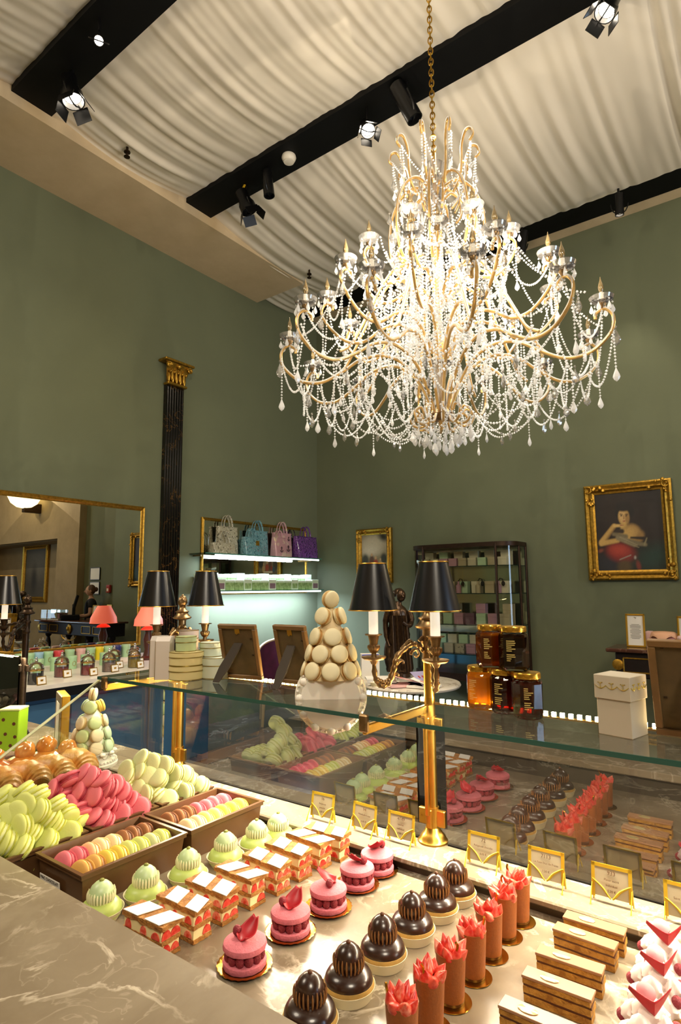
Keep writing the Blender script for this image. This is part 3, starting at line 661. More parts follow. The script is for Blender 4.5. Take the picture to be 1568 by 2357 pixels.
for xx in (-L/2+0.12, L/2-0.12, -0.35, 0.35):
    MB().lathe([(0.07, 0), (0.07, 0.06), (0.035, 0.10), (0.05, 0.35), (0.055, 0.55), (0.03, 0.66), (0.06, 0.70), (0.06, 0.745)], 16).build('leg', M_MAHOG, t, loc=(xx, 0.0, 0))
M_GFR = mat('thin_gold_frame', '#b48a2e', 0.35, 0.8)
def table_sign(loc, rz, w_, h_, label, lines):
    t = thing('table_sign', label, 'sign', loc, rz); t.rotation_euler = (-0.08, 0, rz)
    b = MB()
    for (cx, cz, sx, sz) in ((0, h_-.009, w_, .018), (0, .009, w_, .018), (w_/2-.009, h_/2, .018, h_), (-w_/2+.009, h_/2, .018, h_)): b.box((cx, 0, cz), (sx, 0.018, sz), 0.003)
    b.build('frame', M_GFR, t, ang=20); o = slab('notice', (0, 0.002, h_/2), (w_-0.03, 0.006, h_-0.03), M_PAPER, t)
    mk = mat('grey_print', '#8a8172', 0.7)
    for k in range(lines): slab('text_line', (0, -0.002, h_*0.68-k*h_*0.035), (w_*(0.55 if k % 4 else 0.4), 0.002, 0.004), mk, o)
    MB().tube([(0.0, -0.002, h_*0.86), (0.012, -0.002, h_*0.88), (-0.01, -0.002, h_*0.90)], 0.003, 5).build('emblem', mk, o)
    MB().box((0, 0.05, h_*0.3), (0.04, 0.006, h_*0.65)).build('prop', M_GFR, t, rot=(0.15, 0, 0))
    return t
table_sign((6.33, 1.19, 1.0135), FRONT_BACK, 0.17, 0.315, 'gold framed notice standing on the left end of the console table', 13)
table_sign((6.34, 0.74, 1.0135), FRONT_BACK-0.1, 0.2, 0.30, 'gold framed notice on the console beside the till, seen in the mirror', 10)
t = thing('cloth_box', 'pink box with a cloth cover behind the framed notice', 'box', (6.40, 0.96, 1.0135), FRONT_BACK)
MB().box((0, 0, 0.055), (0.20, 0.15, 0.11), 0.004).build('body', mat('pink_card', '#d99a9a', 0.6), t, ang=20)
MB().lathe([(0.125, 0.095), (0.122, 0.115), (0.11, 0.135), (0.09, 0.15), (0, 0.155)], 28, zf=lambda a, j, r, z: 0.02*sin(5*a)*(1 if j < 2 else 0)).build('cloth', mat('peach_cloth', '#e6b08c', 0.8), t)
t = thing('small_box', 'narrow pale pink box right beside the framed notice', 'box', (6.42, 1.085, 1.0135), FRONT_BACK); MB().box((0, 0, 0.075), (0.05, 0.12, 0.15), 0.003).build('body', mat('pale_pink_card', '#e0b8b4', 0.6), t, ang=20)
t = thing('tray', 'black tray with a pale flower ornament on the console at the right edge', 'tray', (6.36, 0.80, 1.0135), FRONT_BACK); MB().box((0, 0, 0.03), (0.13, 0.14, 0.06), 0.006).build('base', M_BLACK, t)
b = MB(); [b.ball((0.03*cos(k*1.3), 0.03*sin(k*1.3), 0.075+0.008*k), 0.025, 8, 6) for k in range(5)]; b.build('flower', mat('pale_rose', '#e3c3bb', 0.6), t)
# till and display cases on the console (seen in the wall mirror)
t = thing('till', 'black till with a tilted touch screen on the console, seen in the mirror', 'till', (6.36, -0.18, 1.0135), FRONT_BACK+0.5)
MB().box((0, 0, 0.05), (0.34, 0.34, 0.10), 0.01).build('cash_box', M_BLACK, t); MB().box((0, 0.06, 0.2), (0.09, 0.06, 0.22), 0.01).build('stand', M_BLACK, t)
MB().box((0, 0.0, 0.36), (0.36, 0.05, 0.28), 0.01).build('screen', M_BLACK, t, rot=(-0.25, 0, 0)); slab('display', (0, -0.03, 0.36), (0.31, 0.004, 0.23), mat('grey_screen', '#5b6468', 0.15), t).rotation_euler = (-0.25, 0, 0)
for k, (y, w_) in enumerate(((-0.62, .42), (-0.98, .22))):
    t = thing('acrylic_case', ('wide', 'narrow')[k]+' clear display case of sweets on the console, seen in the mirror', 'display case', (6.34, y, 1.0135), FRONT_BACK)
    slab('base', (0, 0, 0.01), (w_, 0.2, 0.02), M_PAPER, t)
    for q in range(4):
        MB().box((-w_/2+w_*(q+.5)/4, -0.03, 0.075), (w_/5, 0.08, 0.10), 0.006).build('sweet_bag', (bx['rose'], bx['cream'])[q % 2], t)
    b = MB().box((0, 0, 0.10), (w_, 0.2, 0.19)); b.build('cover', M_CABG, t, smooth=False)
for k, z in enumerate((1.94, 1.64)):
    t = thing('wall_notice', ('upper', 'lower')[k]+' white notice on the dark green wall, seen in the mirror', 'notice', (7.052, -0.5, z), FRONT_BACK)
    slab('sheet', (0, -0.006, 0), (0.34, 0.008, 0.24), M_PAPER, t)
    b = MB(); [b.box((cx, -0.008, cz), (sx, 0.014, sz)) for (cx, cz, sx, sz) in ((0, .125, .36, .014), (0, -.125, .36, .014), (.178, 0, .014, .25), (-.178, 0, .014, .25))]; b.build('frame', M_DKBRONZE, t)
t = thing('fire_alarm', 'red call point box on the dark green wall, seen in the mirror', 'alarm', (7.052, 0.06, 1.62), FRONT_BACK); MB().box((0, -0.025, 0), (0.12, 0.05, 0.16), 0.006).build('case', mat('alarm_red', '#a8372c', 0.4), t); slab('plate', (0, -0.052, -0.02), (0.06, 0.004, 0.06), M_PAPER, t)
t = thing('wall_sconce', 'glowing half bowl uplight on the stone wall, seen in the mirror', 'wall lamp', (6.9, -2.70, 3.70), FRONT_BACK)
MB().lathe([(0.03, -0.22), (0.16, -0.19), (0.28, -0.10), (0.36, 0.06), (0.37, 0.08), (0.35, 0.08), (0.0, 0.0)], 24).build('bowl', emitter('sconce_glow', '#ffe9b0', 4.0), t, loc=(0, -0.38, 0)); MB().box((0, -0.2, -0.2), (0.12, 0.4, 0.22), 0.01).build('bracket', M_DKBRONZE, t)
lamp('sconce_light', 'POINT', (6.5, -2.70, 3.98), None, 90, WARM2, shadow_soft_size=0.0)
lamp('stone_wall_fill', 'POINT', (4.6, -3.2, 4.6), None, 160, WARM2, shadow_soft_size=0.0)  # unseen point light added to brighten the stone wall in the mirror

# ---------------------------------------------------------------- people seen in the mirror
def skin_mesh(name, V, E, R, m, parent, sub=2):
    me = bpy.data.meshes.new(name); me.from_pydata(V, E, []); o = put(name, me, parent)
    sk = o.modifiers.new('skin', 'SKIN'); sk.use_smooth_shade = True
    for i, r in enumerate(R): me.skin_vertices[0].data[i].radius = (r, r) if not isinstance(r, tuple) else r
    me.skin_vertices[0].data[0].use_root = True
    ss = o.modifiers.new('sub', 'SUBSURF'); ss.levels = sub; ss.render_levels = sub
    me.materials.append(m); return o
def person(loc, rz, h, label, hair, top, legs, skin, updo, arms, longsleeve):
    t = thing('person', label, 'person', loc, rz); k = h/1.68
    def S(P): return [(x*k, y*k, z*k) for x, y, z in P]
    (le, lw), (re, rw) = arms
    V = S([(0, 0, .95), (0, 0, 1.10), (0, -.01, 1.28), (0, 0, 1.40), (0, -.005, 1.46), (0, -.02, 1.52), (.16, 0, 1.37), (-.16, 0, 1.37), le, lw, re, rw, (.09, 0, .90), (-.09, 0, .90), (.095, -.01, .50), (-.095, -.01, .50), (.1, .02, .07), (-.1, .02, .07), (.1, -.13, .03), (-.1, -.13, .03),
           (lw[0]*.93, lw[1]-.09, lw[2]-.01), (rw[0]*.93, rw[1]-.09, rw[2]-.01)])
    E = [(0, 1), (1, 2), (2, 3), (3, 4), (4, 5), (3, 6), (3, 7), (6, 8), (8, 9), (7, 10), (10, 11), (0, 12), (0, 13), (12, 14), (13, 15), (14, 16), (15, 17), (16, 18), (17, 19), (9, 20), (11, 21)]
    R = [.14, .115, .125, .08, .05, .048, .055, .055, .042, .03, .042, .03, .085, .085, .06, .06, .042, .042, .035, .035, .026, .026]
    skin_mesh('body', V, E, [r*k for r in R], skin, t)
    b = MB(); c = (0, -.03*k, 1.60*k)
    b.ball(c, (.078*k, .095*k, .115*k), 18, 14, nf=lambda a, q: 1-0.12*max(0, -sin(q))*(1 if True else 0)); b.tube([(0, c[1]-.092*k, c[2]+.01*k), (0, c[1]-.112*k, c[2]-.02*k), (0, c[1]-.09*k, c[2]-.03*k)], [.008*k, .014*k, .01*k], 6)
    for sx in (-1, 1): b.ball((sx*.08*k, c[1]+.01*k, c[2]-.005*k), (.012*k, .02*k, .03*k), 8, 6)
    b.build('head', skin, t)
    f = MB(); [f.ball((sx*.032*k, c[1]-.083*k, c[2]+.01*k), (.012*k, .008*k, .008*k), 6, 5) for sx in (-1, 1)]; f.build('eyes', M_INK, t); MB().ball((0, c[1]-.086*k, c[2]-.055*k), (.024*k, .01*k, .007*k), 8, 5).build('mouth', mat('lip', '#a05a50', 0.5), t)
    b = MB(); b.ball((0, c[1]+.022*k, c[2]+.025*k), (.088*k, .09*k, .105*k), 18, 12, nf=lambda a, q: 1+0.03*sin(7*a)); 
    if updo: b.ball((0, c[1]+.11*k, c[2]+.03*k), (.05*k, .045*k, .05*k), 10, 8)
    b.build('hair', hair, t)
    TV = S([(0, 0, .93), (0, 0, 1.10), (0, -.01, 1.28), (0, 0, 1.385), (.16, 0, 1.37), (-.16, 0, 1.37), tuple(a+(b_-a)*(.55 if not longsleeve else 1) for a, b_ in zip((.16, 0, 1.37), le)), tuple(a+(b_-a)*(.55 if not longsleeve else 1) for a, b_ in zip((-.16, 0, 1.37), re))])
    TE = [(0, 1), (1, 2), (2, 3), (3, 4), (3, 5), (4, 6), (5, 7)]; TR = [.155, .13, .142, .09, .07, .07, .06, .06]
    if longsleeve:
        TV += S([lw, rw]); TE += [(6, 8), (7, 9)]; TR += [.045, .045]
    skin_mesh('top', TV, TE, [r*k for r in TR], top, t)
    LV = S([(0, 0, .96), (.09, 0, .90), (-.09, 0, .90), (.095, -.01, .50), (-.095, -.01, .50), (.1, .02, .09), (-.1, .02, .09)])
    skin_mesh('trousers', LV, [(0, 1), (0, 2), (1, 3), (2, 4), (3, 5), (4, 6)], [r*k for r in (.15, .1, .1, .078, .078, .062, .062)], legs, t)
    b = MB(); [b.ball((sx*.1*k, -.06*k, .04*k), (.05*k, .13*k, .045*k), 10, 8) for sx in (-1, 1)]; b.build('shoes', M_BLACK, t)
    for sx, wv in ((1, lw), (-1, rw)):
        b = MB()
        for q in range(4):
            x0 = wv[0]*k*.93+(q-1.5)*.018*k; y0 = (wv[1]-.10)*k; z0 = (wv[2]-.01)*k; b.tube([(x0, y0, z0), (x0, y0-.04*k, z0-.005*k), (x0, y0-(.07+.008*(q in (1, 2)))*k, z0-.03*k)], [.009*k, .008*k, .006*k], 6)
        x0 = wv[0]*k*.93-sx*.035*k; b.tube([(x0, (wv[1]-.06)*k, (wv[2]-.01)*k), (x0-sx*.02*k, (wv[1]-.1)*k, (wv[2]-.02)*k)], [.01*k, .007*k], 6); b.build('fingers', skin, t)
    return t
M_SKIN = mat('light_skin', '#c9997a', 0.5, sss=0.1); M_BLK = mat('black_cloth', '#131214', 0.8); M_HAIR = mat('brown_hair', '#5a3a22', 0.5)
person((6.81, -0.20, 0), -1.035, 1.66, 'woman in black with pinned up hair behind the console, seen in the mirror', M_HAIR, M_BLK, M_BLK, M_SKIN, True, (((.24, -.02, 1.12), (.18, -.24, 1.07)), ((-.24, -.02, 1.12), (-.18, -.24, 1.07))), False)
person((5.62, -1.42, 0), -2.4, 1.70, 'person in a dark suit standing beside the console, seen in the mirror', mat('black_hair', '#1b1614', 0.5), mat('navy_suit', '#14161f', 0.8), mat('navy_suit', '#14161f', 0.8), M_SKIN, False, (((.23, .03, 1.12), (.22, -.06, .88)), ((-.23, .03, 1.12), (-.22, -.06, .88))), True)

# ---------------------------------------------------------------- velvet chair in the corner
t = thing('velvet_chair', 'plum velvet armchair with curved wooden back rail in the far corner', 'chair', (5.55, 5.02, 0), -0.75)
M_VEL = mat('plum_velvet', '#4a1030', 0.9, var=0.3, vscale=12); M_CW = mat('pale_gilt_wood', '#b9a27c', 0.4)
b = MB(); b.grid(lambda u, v: (0.27*sin((u-.5)*2.6)*1.15, 0.26*cos((u-.5)*2.6)-0.02, 0.46+v*(0.50-0.10*abs(u-.5)**2*4)), 18, 8); b.grid(lambda u, v: (0.25*sin((u-.5)*2.6)*1.15, 0.22*cos((u-.5)*2.6)-0.02, 0.46+v*(0.49-0.10*abs(u-.5)**2*4)), 18, 8); b.build('backrest', M_VEL, t)
MB().box((0, -0.02, 0.42), (0.58, 0.52, 0.12), 0.03).build('seat', M_VEL, t)
MB().tube([(0.29*sin(q)*1.12, 0.25*cos(q)-0.02, 0.965-0.16*(q/1.35)**2) for q in [-1.35+2.7*k/16 for k in range(17)]], 0.018, 8).build('back_rail', M_CW, t)
for sx in (-1, 1):
    for sy in (-1, 1): MB().tube([(sx*0.24, sy*0.2-0.02, 0.37), (sx*0.26, sy*0.22-0.02, 0.0)], [0.024, 0.016], 8).build('leg', M_CW, t)
# ---------------------------------------------------------------- sales table of tins along the left wall
M_WTOP = mat('white_table_top', '#e8dfd0', 0.3); M_BLUE = mat('blue_cabinet_paint', '#3d6a8c', 0.5, var=0.15, vscale=3)
t = thing('sales_table', 'long white topped table with blue front along the left wall below the mirror', 'table', (2.55, 5.03, 0))
slab('tabletop', (0, 0, 0.885), (2.9, 1.13, 0.03), M_WTOP, t); slab('black_edge', (0, -0.01, 0.835), (2.9, 1.12, 0.07), M_BLACK, t)
slab('cabinet_body', (0, 0.03, 0.4), (2.84, 1.02, 0.80), M_BLUE, t)
slab('riser', (0.0, 0.40, 0.915), (2.9, 0.30, 0.03), M_WTOP, t)
for k in range(4): slab('door', (-1.07+0.71*k, -0.49, 0.41), (0.66, 0.02, 0.70), M_BLUE, t)
TC = {'mint': '#a9cf9f', 'blue': '#9cc3d4', 'red': '#cf3f45', 'pink': '#e3b3aa', 'yellow': '#e4cf2e', 'navy': '#272a66'}
def tin(x, y, z, c, label, h=0.122, r=0.042):
    m = mat('tin_'+c, TC[c], 0.35); t = thing('tea_tin', label, 'tin', (x, y, z), 0, 'tea tins on the sales table')
    MB().lathe([(r*.97, 0), (r, 0.003), (r, h*.78), (0, h*.78)], 20).build('body', m, t)
    MB().lathe([(r*1.03, h*.78), (r*1.03, h*.97), (r*.98, h), (0, h)], 20).build('lid', m, t)
    MB().tube([(0.016*cos(a), -r-0.0005, h*.42+0.02*sin(a)) for a in [q*pi/6 for q in range(12)]], 0.0016, 4, True).build('emblem', M_GFR, t)
    return t
cans = [(2.565,'mint'),(2.647,'mint'),(2.726,'blue'),(2.814,'mint'),(2.911,'red'),(3.019,'mint'),(3.127,'pink'),(3.228,'mint'),(3.315,'yellow'),(3.410,'mint'),(3.507,'navy'),(3.610,'mint'),(2.47,'pink'),(2.38,'mint'),(2.29,'red'),(2.2,'mint')]
cans = sorted(cans)
for k, (x, c) in enumerate(cans):
    tin(x, 5.40, 0.930, c, f"{c} tea tin, {['first','second','third','fourth','fifth','sixth','seventh','eighth','ninth','tenth','eleventh','twelfth','thirteenth','fourteenth','fifteenth','sixteenth'][k]} from left in the back row")
for k, x in enumerate((2.50, 2.63, 2.78, 2.93, 3.06, 3.25, 3.36)):
    tin(x, 5.20, 0.900, 'mint', f"mint tea tin, {ORD[k]} from left in the front row", 0.115)
M_JG = glassy('jar_glass', (0.97, 0.98, 0.97), 0.06, 1.1, dens=0.03, body=(0.9, 0.9, 0.85))
JC = [(2.31, 4.60, 'black', '#1c1713'), (2.62, 4.80, 'rose', '#c9564e'), (2.80, 4.72, 'red', '#d0323c'), (3.02, 4.76, 'pale pink', '#d7b3a4'), (3.19, 4.95, 'green', '#9db77e'), (3.30, 4.80, 'yellow', '#dcb928'), (3.44, 5.0, 'brown', '#6e4a2c'), (2.12, 4.75, 'lilac', '#a090a8')]
for k, (x, y, nm, col) in enumerate(JC):
    t = thing('tea_jar', f"domed glass jar of {nm} tea on the white sales table", 'jar', (x, y, 0.90), 0, None)
    MB().lathe([(0.05, 0.004), (0.05, 0.075), (0, 0.075)], 20).build('tea', mat('tea_'+nm.replace(' ', '_'), col, 0.8, var=0.3, vscale=120), t)
    MB().lathe([(0.054, 0), (0.055, 0.10), (0.05, 0.105)], 24).build('jar_body', M_JG, t)
    MB().lathe([(0.058, 0.105), (0.056, 0.115), (0.048, 0.14), (0.028, 0.158), (0.012, 0.162), (0.0, 0.163)], 24).build('lid', M_JG, t)
    MB().lathe([(0.055, 0.099), (0.057, 0.103), (0.055, 0.107)], 20).build('gold_band', M_GFR, t)
    b = MB(); b.ball((0, 0, 0.172), 0.013, 10, 8); b.ball((0, 0, 0.19), 0.009, 8, 6); b.build('knob', mat('silver_knob', '#d6d2c8', 0.1, 0.9), t)
    s_ = thing('price_card', f"small gold rimmed price card in front of the jar of {nm} tea", 'card', (x+0.0, y-0.10, 0.90), 0.1)
    s_.rotation_euler = (-0.2, 0, 0.1)
    slab('card', (0, -0.002, 0.034), (0.062, 0.003, 0.05), M_PAPER, s_)
    b = MB(); [b.box((cx, 0, cz), (sx, 0.006, sz)) for (cx, cz, sx, sz) in ((0, .062, .074, .006), (0, .006, .074, .006), (.034, .034, .006, .06), (-.034, .034, .006, .06))]; b.build('rim', M_GFR, s_)
    MB().box((0, 0.012, 0.02), (0.02, 0.004, 0.04)).build('prop', M_GFR, s_, rot=(0.5, 0, 0))
def pink_lamp(x, y, z, label):
    t = thing('table_lamp', label, 'lamp', (x, y, z))
    MB().lathe([(0.075, 0), (0.075, 0.02), (0.045, 0.04), (0.03, 0.10), (0.05, 0.20), (0.03, 0.27), (0.035, 0.29)], 20).build('base', mat('lamp_dark_red', '#4b2a24', 0.3), t)
    MB().lathe([(0.035, 0.29), (0.075, 0.295), (0.06, 0.315), (0.025, 0.33), (0.02, 0.36)], 20).build('collar', mat('salmon_glaze', '#d98a76', 0.4), t)
    s = N('salmon_shade'); e = s.n('BsdfPrincipled'); e.inputs['Base Color'].default_value = (*srgb('#e88a74'), 1); e.inputs['Emission Color'].default_value = (*srgb('#ff6f55'), 1); e.inputs['Emission Strength'].default_value = 0.75; s.l(e.outputs[0], s.out.inputs[0])
    m = MATS.setdefault('salmon_shade', s.m)
    MB().lathe([(0.142, 0.34), (0.136, 0.40), (0.070, 0.525), (0.066, 0.52), (0.13, 0.40), (0.138, 0.34)], 40, rf=lambda a, j, r, z: 1+0.02*sin(40*a/2)).build('shade', m, t)
    MB().lathe([(0.143, 0.338), (0.144, 0.344), (0.139, 0.338)], 40).build('fringe', m, t)
    lamp('pink_lamp_light', 'POINT', (x, y, z+0.44), None, 0.8, (1, 0.5, 0.35), shadow_soft_size=0.05)
pink_lamp(3.74, 5.22, 0.90, 'table lamp with glowing salmon pleated shade at the right end of the sales table')

# ---------------------------------------------------------------- neighbouring counter beyond the end pane
M_MARB = marble('grey_beige_marble', '#8d806c', '#776955', '#c2b6a2', 7.0, 0.27, 0.022, 0.1)
# ---------------------------------------------------------------- marble counter
ZW, ZL, ZS, XP = 1.0, 1.03, 1.3466, 1.266
t = thing('marble_counter', 'long grey beige marble counter with a sunken pastry table', 'counter', (0, 0, 0))
slab('worktop', (0.80, 1.0, 0.98), (0.90, 5.8, 0.04), M_MARB, t)
b = MB().box((1.25, 1.0, 1.0235), (0.19, 5.8, 0.013), 0.003); b.build('price_ledge', M_MARB, t, smooth=False)
slab('ledge_riser', (1.255, 1.0, 1.008), (0.17, 5.8, 0.0185), mat('recess_shade', '#3b3226', 0.6), t)  # shade of the slot below the ledge put into the riser's colour
MB().box((0.32, 0.2, 1.069), (0.56, 4.8, 0.022), 0.003).build('near_slab', M_MARB, t, smooth=False)
slab('near_slab_support', (0.30, 0.2, 1.029), (0.52, 4.8, 0.058), mat('recess_shade', '#3b3226', 0.6), t)
slab('counter_front', (1.315, 1.0, 0.48), (0.03, 5.8, 0.96), M_MARB, t); slab('counter_body', (0.8, 1.0, 0.48), (0.98, 5.8, 0.94), mat('grey_cabinet', '#6a6358', 0.6), t)
# glass: the sheet's main face carries the reflection, its other faces only let light through
def clear(name, tint):
    s = N(name); t_ = s.n('BsdfTransparent'); t_.inputs[0].default_value = (*tint, 1); s.l(t_.outputs[0], s.out.inputs[0]); return s.m
M_CLEAR = clear('clear_glass_back', (.98, .99, .98))
def sheet(name, c, d, m, parent, face):
    b = MB().box(c, d); b.mi = [0 if i == face else 1 for i in range(6)]; return put(name, b.mesh(name, [m, M_CLEAR], False), parent)
M_PANE = glassy('guard_glass', (0.94, 0.96, 0.94), 0.30, 2.2, dens=0.0)
M_SHG = glassy('shelf_glass', (0.90, 0.94, 0.91), 0.06, 1.3, dens=0.03, body=(0.55, 0.6, 0.55))
M_TEAL = mat('teal_glass_edge', '#2b5249', 0.12, spec=0.8)
M_PALE = mat('pale_glass_edge', '#cfd4b0', 0.2, spec=0.8)
for (y0, y1, nm) in ((0.722, 1.553, 'between the two brass posts'), (-1.0, 0.648, 'right of the middle brass post')):
    t = thing('glass_guard', 'upright glass guard '+nm, 'glass', (XP, (y0+y1)/2, ZL))
    sheet('pane', (0, 0, (ZS-ZL)/2-0.006), (0.008, y1-y0, ZS-ZL-0.016), M_PANE, t, 5)
    slab('bottom_edge', (0, 0, 0.0015), (0.010, y1-y0, 0.003), M_BLACK, t)
t = thing('glass_shelf', 'long clear glass shelf with teal front edge over the pastries', 'shelf', (1.1325, 0.33, ZS-0.004))
sheet('pane', (0.0005, 0, 0), (0.238, 2.64, 0.008), M_SHG, t, 1); slab('front_edge', (-0.120, 0, 0), (0.003, 2.64, 0.0082), M_TEAL, t); slab('end_edge', (0, 1.321, 0), (0.238, 0.002, 0.0082), M_TEAL, t)
t = thing('end_pane', 'sloping glass end pane of the counter at the left', 'glass', (0, 1.665, 0))
MB().prism([(1.262, ZL), (1.262, ZS-0.014), (1.03, ZS-0.014), (0.615, 1.085), (0.615, ZW+0.08), (1.155, ZL+.001)], -0.004, 0.004).build('pane', glassy('end_glass', (0.95, 0.97, 0.95), 0.05, 1.2), t, smooth=False, rot=(pi/2, 0, 0))
MB().tube([(1.03, 0, ZS-0.012), (0.615, 0, 1.087)], 0.004, 4).build('sloping_edge', M_PALE, t)
t = thing('led_strip', 'warm led strip under the glass shelf along the guard panes', 'light strip', (1.268, 0.33, ZS-0.0065))
slab('channel', (0.0, 0, -0.0068), (0.012, 2.6, 0.004), M_BRASS, t)
b = MB()
for k in range(152):
    yy = -1.28+0.0169*k
    if min(abs(yy+.33-.687), abs(yy+.33-1.588)) < .018: continue
    b.box((0, yy, 0.0), (0.006, 0.0080, 0.0075))
stuff(b.build('led', emitter('warm_led_glow', '#ffd88f', 160.0), t, smooth=False))

# ---------------------------------------------------------------- brass posts with shaded candle arms
M_SHADE = N('dark_blue_shade'); _p = M_SHADE.n('BsdfPrincipled'); _p.inputs['Base Color'].default_value = (*srgb('#05080f'), 1); _p.inputs['Roughness'].default_value = 0.27; _p.inputs['Specular IOR Level'].default_value = 0.8; _p.inputs['Coat Roughness'].default_value = 0.25; M_SHADE.l(_p.outputs[0], M_SHADE.out.inputs[0]); M_SHADE = M_SHADE.m
M_CANDLE = mat('lit_white_candle_sleeve', '#f4ead6', 0.4, emit='#fff1d6', estr=0.75)
def ribbed(b, z0, z1, r0, r1, n=14):
    b.lathe([(r0, z0), (r0*1.25, z0+(z1-z0)*.25), (r1, z0+(z1-z0)*.6), (r1*.95, z0+(z1-z0)*.85), (r0, z1)], n*4, rf=lambda a, j, r, z: 1+(0.10*abs(sin(n*a/2)) if 0 < j < 4 else 0))
def lamp_post(x, y, z0, ends, label, group, metal, polem, bracket=True, zlow=None):
    t = thing('lamp_post', label, 'lamp', (x, y, z0), 0, group); H = lambda z: z-z0
    MB().lathe([(0.034, 0), (0.034, 0.004), (0.030, 0.008), (0.029, 0.012), (0.023, 0.019), (0.018, 0.025), (0.0165, 0.03), (0.013, 0.034)], 32).build('base', polem, t)
    MB().lathe([(0.0125, 0.03), (0.0125, H(1.428))], 24).build('pole', polem, t)
    for zz, hh in ((0.052, 0.045), (H(ZS)-0.058, 0.032)):
        b = MB(); b.box((0, 0.022, zz), (0.011, 0.022, hh*.8), 0.002); b.box((0, -0.022, zz), (0.011, 0.022, hh*.8), 0.002); b.lathe([(0.0155, zz-hh/2), (0.0155, zz+hh/2)], 20); b.box((-0.014, 0, zz), (0.012, 0.014, hh*.9), 0.002)
        b.tube([(-0.008, 0.026, zz), (-0.0062, 0.026, zz)], 0.0025, 8); b.build('clamp', polem, t)
    if bracket:
        L = 0.256
        b = MB(); zz = H(ZS)-0.013
        b.box((-0.014-L/2, 0, zz-0.011), (L, 0.010, 0.019), 0.002); b.box((-0.022, 0, 0.06+(zz-0.07)/2), (0.010, 0.010, zz-0.07), 0.002)
        b.tube(smoothpath([(-0.05, 0, zz-0.021), (-0.03, 0, zz-0.028), (-0.024, 0, zz-0.055)]), 0.005, 6)
        b.build('bracket_arm', M_BRASS, t)
        MB().box((-0.014-L, 0, zz+0.002), (0.012, 0.020, 0.034), 0.003).build('glass_clip', M_BRONZE, t)
    z = H(1.425)
    MB().lathe([(0.0125, z), (0.0155, z+.004), (0.0155, z+.010), (0.014, z+.014), (0.014, z+.040), (0.0165, z+.044), (0.0165, z+.05), (0.0125, z+.054), (0.0125, z+.078)], 24).build('collar', metal, t)
    MB().lathe([(0.0125, z+.075), (0.028, z+.080), (0.030, z+.084), (0.022, z+.090), (0.018, z+.098), (0.022, z+.103), (0.013, z+.108), (0.009, z+.116), (0.012, z+.12)], 28).build('cap', metal, t)
    b = MB(); b.ball((0, 0, z+.135), (0.0145, 0.0145, 0.018), 20, 12, nf=lambda a, q: 1+0.12*sin(6*a+5*q)); b.ball((0, 0, z+.153), (0.005, 0.005, 0.006), 8, 6); b.build('finial', metal, t)
    for ex, ey in ends:
        dx, dy = ex-x, ey-y; L = sqrt(dx*dx+dy*dy); a0 = atan2(dy, dx)
        zb = H(1.441)          # drip pan
        arm = MB(); arm.M = T(0, 0, 0) @ RZ(a0)
        z1 = z+0.030
        path = smoothpath([(0.013, 0, z1-.004), (0.030, 0, z1+.012), (0.052, 0, z1+.010), (L*.58, 0, z1-.012), (L*.64, 0, z1-.038), (L*.74, 0, z1-.068), (L*.88, 0, z1-.074), (L*.98, 0, z1-.055), (L, 0, zb-.002)], 6)
        n = len(path); arm.tube(path, [0.0048+0.0022*sin(pi*i/n)+0.0012*sin(i*1.9) for i in range(n)], 10)
        arm.tube([(0.034+(0.013-0.0009*k)*cos(k*.55), 0, z1-.010+(0.013-0.0009*k)*sin(k*.55)) for k in range(13)], [0.0042-0.0002*k for k in range(13)], 8)
        for (px, pz, rx) in ((L*.50, z1+.004, 0.3), (L*.60, z1-.03, 0.6), (L*.70, z1-.058, 1.0), (L*.42, z1+.014, 0.2), (0.024, z1+.02, .2)):
            arm.tube(smoothpath([(px, 0, pz), (px-.010, 0, pz+.008), (px-.018, 0, pz+.006), (px-.018, 0, pz+.0)], 4), [0.004]*6+[0.003]*6+[0.004], 6)
        for k in range(5): arm.ball((L*(.74+.05*k), 0, z1-.064-0.004*sin(k)), (0.006, 0.0085, 0.006), 8, 6)
        ao = arm.build('arm', metal, t)
        cx, cy = dx, dy
        MB().lathe([(0.006, zb-.012), (0.010, zb-.004), (0.022, zb-.002), (0.0275, zb+.002), (0.028, zb+.005), (0.023, zb+.004), (0.008, zb+.003)], 28).build('drip_pan', metal, ao, loc=(cx, cy, 0))
        b = MB(); b.lathe([(0.007, zb+.003), (0.0055, zb+.012), (0.0085, zb+.016)], 16); ribbed(b, zb+.014, zb+.032, 0.0085, 0.0135); b.lathe([(0.009, zb+.030), (0.0095, zb+.036), (0.0125, zb+.050), (0.0125, zb+.052)], 20); b.lathe([(0.0125, zb+.051), (0.0195, zb+.0525), (0.0200, zb+.0545), (0.011, zb+.055)], 24); b.build('socket', metal, ao, loc=(cx, cy, 0))
        MB().lathe([(0.0108, zb+.054), (0.0105, zb+.125), (0, zb+.126)], 20).build('candle', M_CANDLE, ao, loc=(cx, cy, 0))
        s0, s1 = H(1.5495), H(1.6545); r0, r1 = 0.0555, 0.0315
        MB().lathe([(r0, s0), (r1, s1), (r1-.0012, s1), (r0-.0012, s0)], 48).build('shade', M_SHADE, ao, loc=(cx, cy, 0))
        b = MB(); b.tube([(r0*1.01*cos(q), r0*1.01*sin(q), s0) for q in [2*pi*k/48 for k in range(48)]], 0.0013, 6, True); b.tube([(r1*1.02*cos(q), r1*1.02*sin(q), s1) for q in [2*pi*k/40 for k in range(40)]], 0.0013, 6, True); b.build('shade_trim', M_BRASS, ao, loc=(cx, cy, 0))
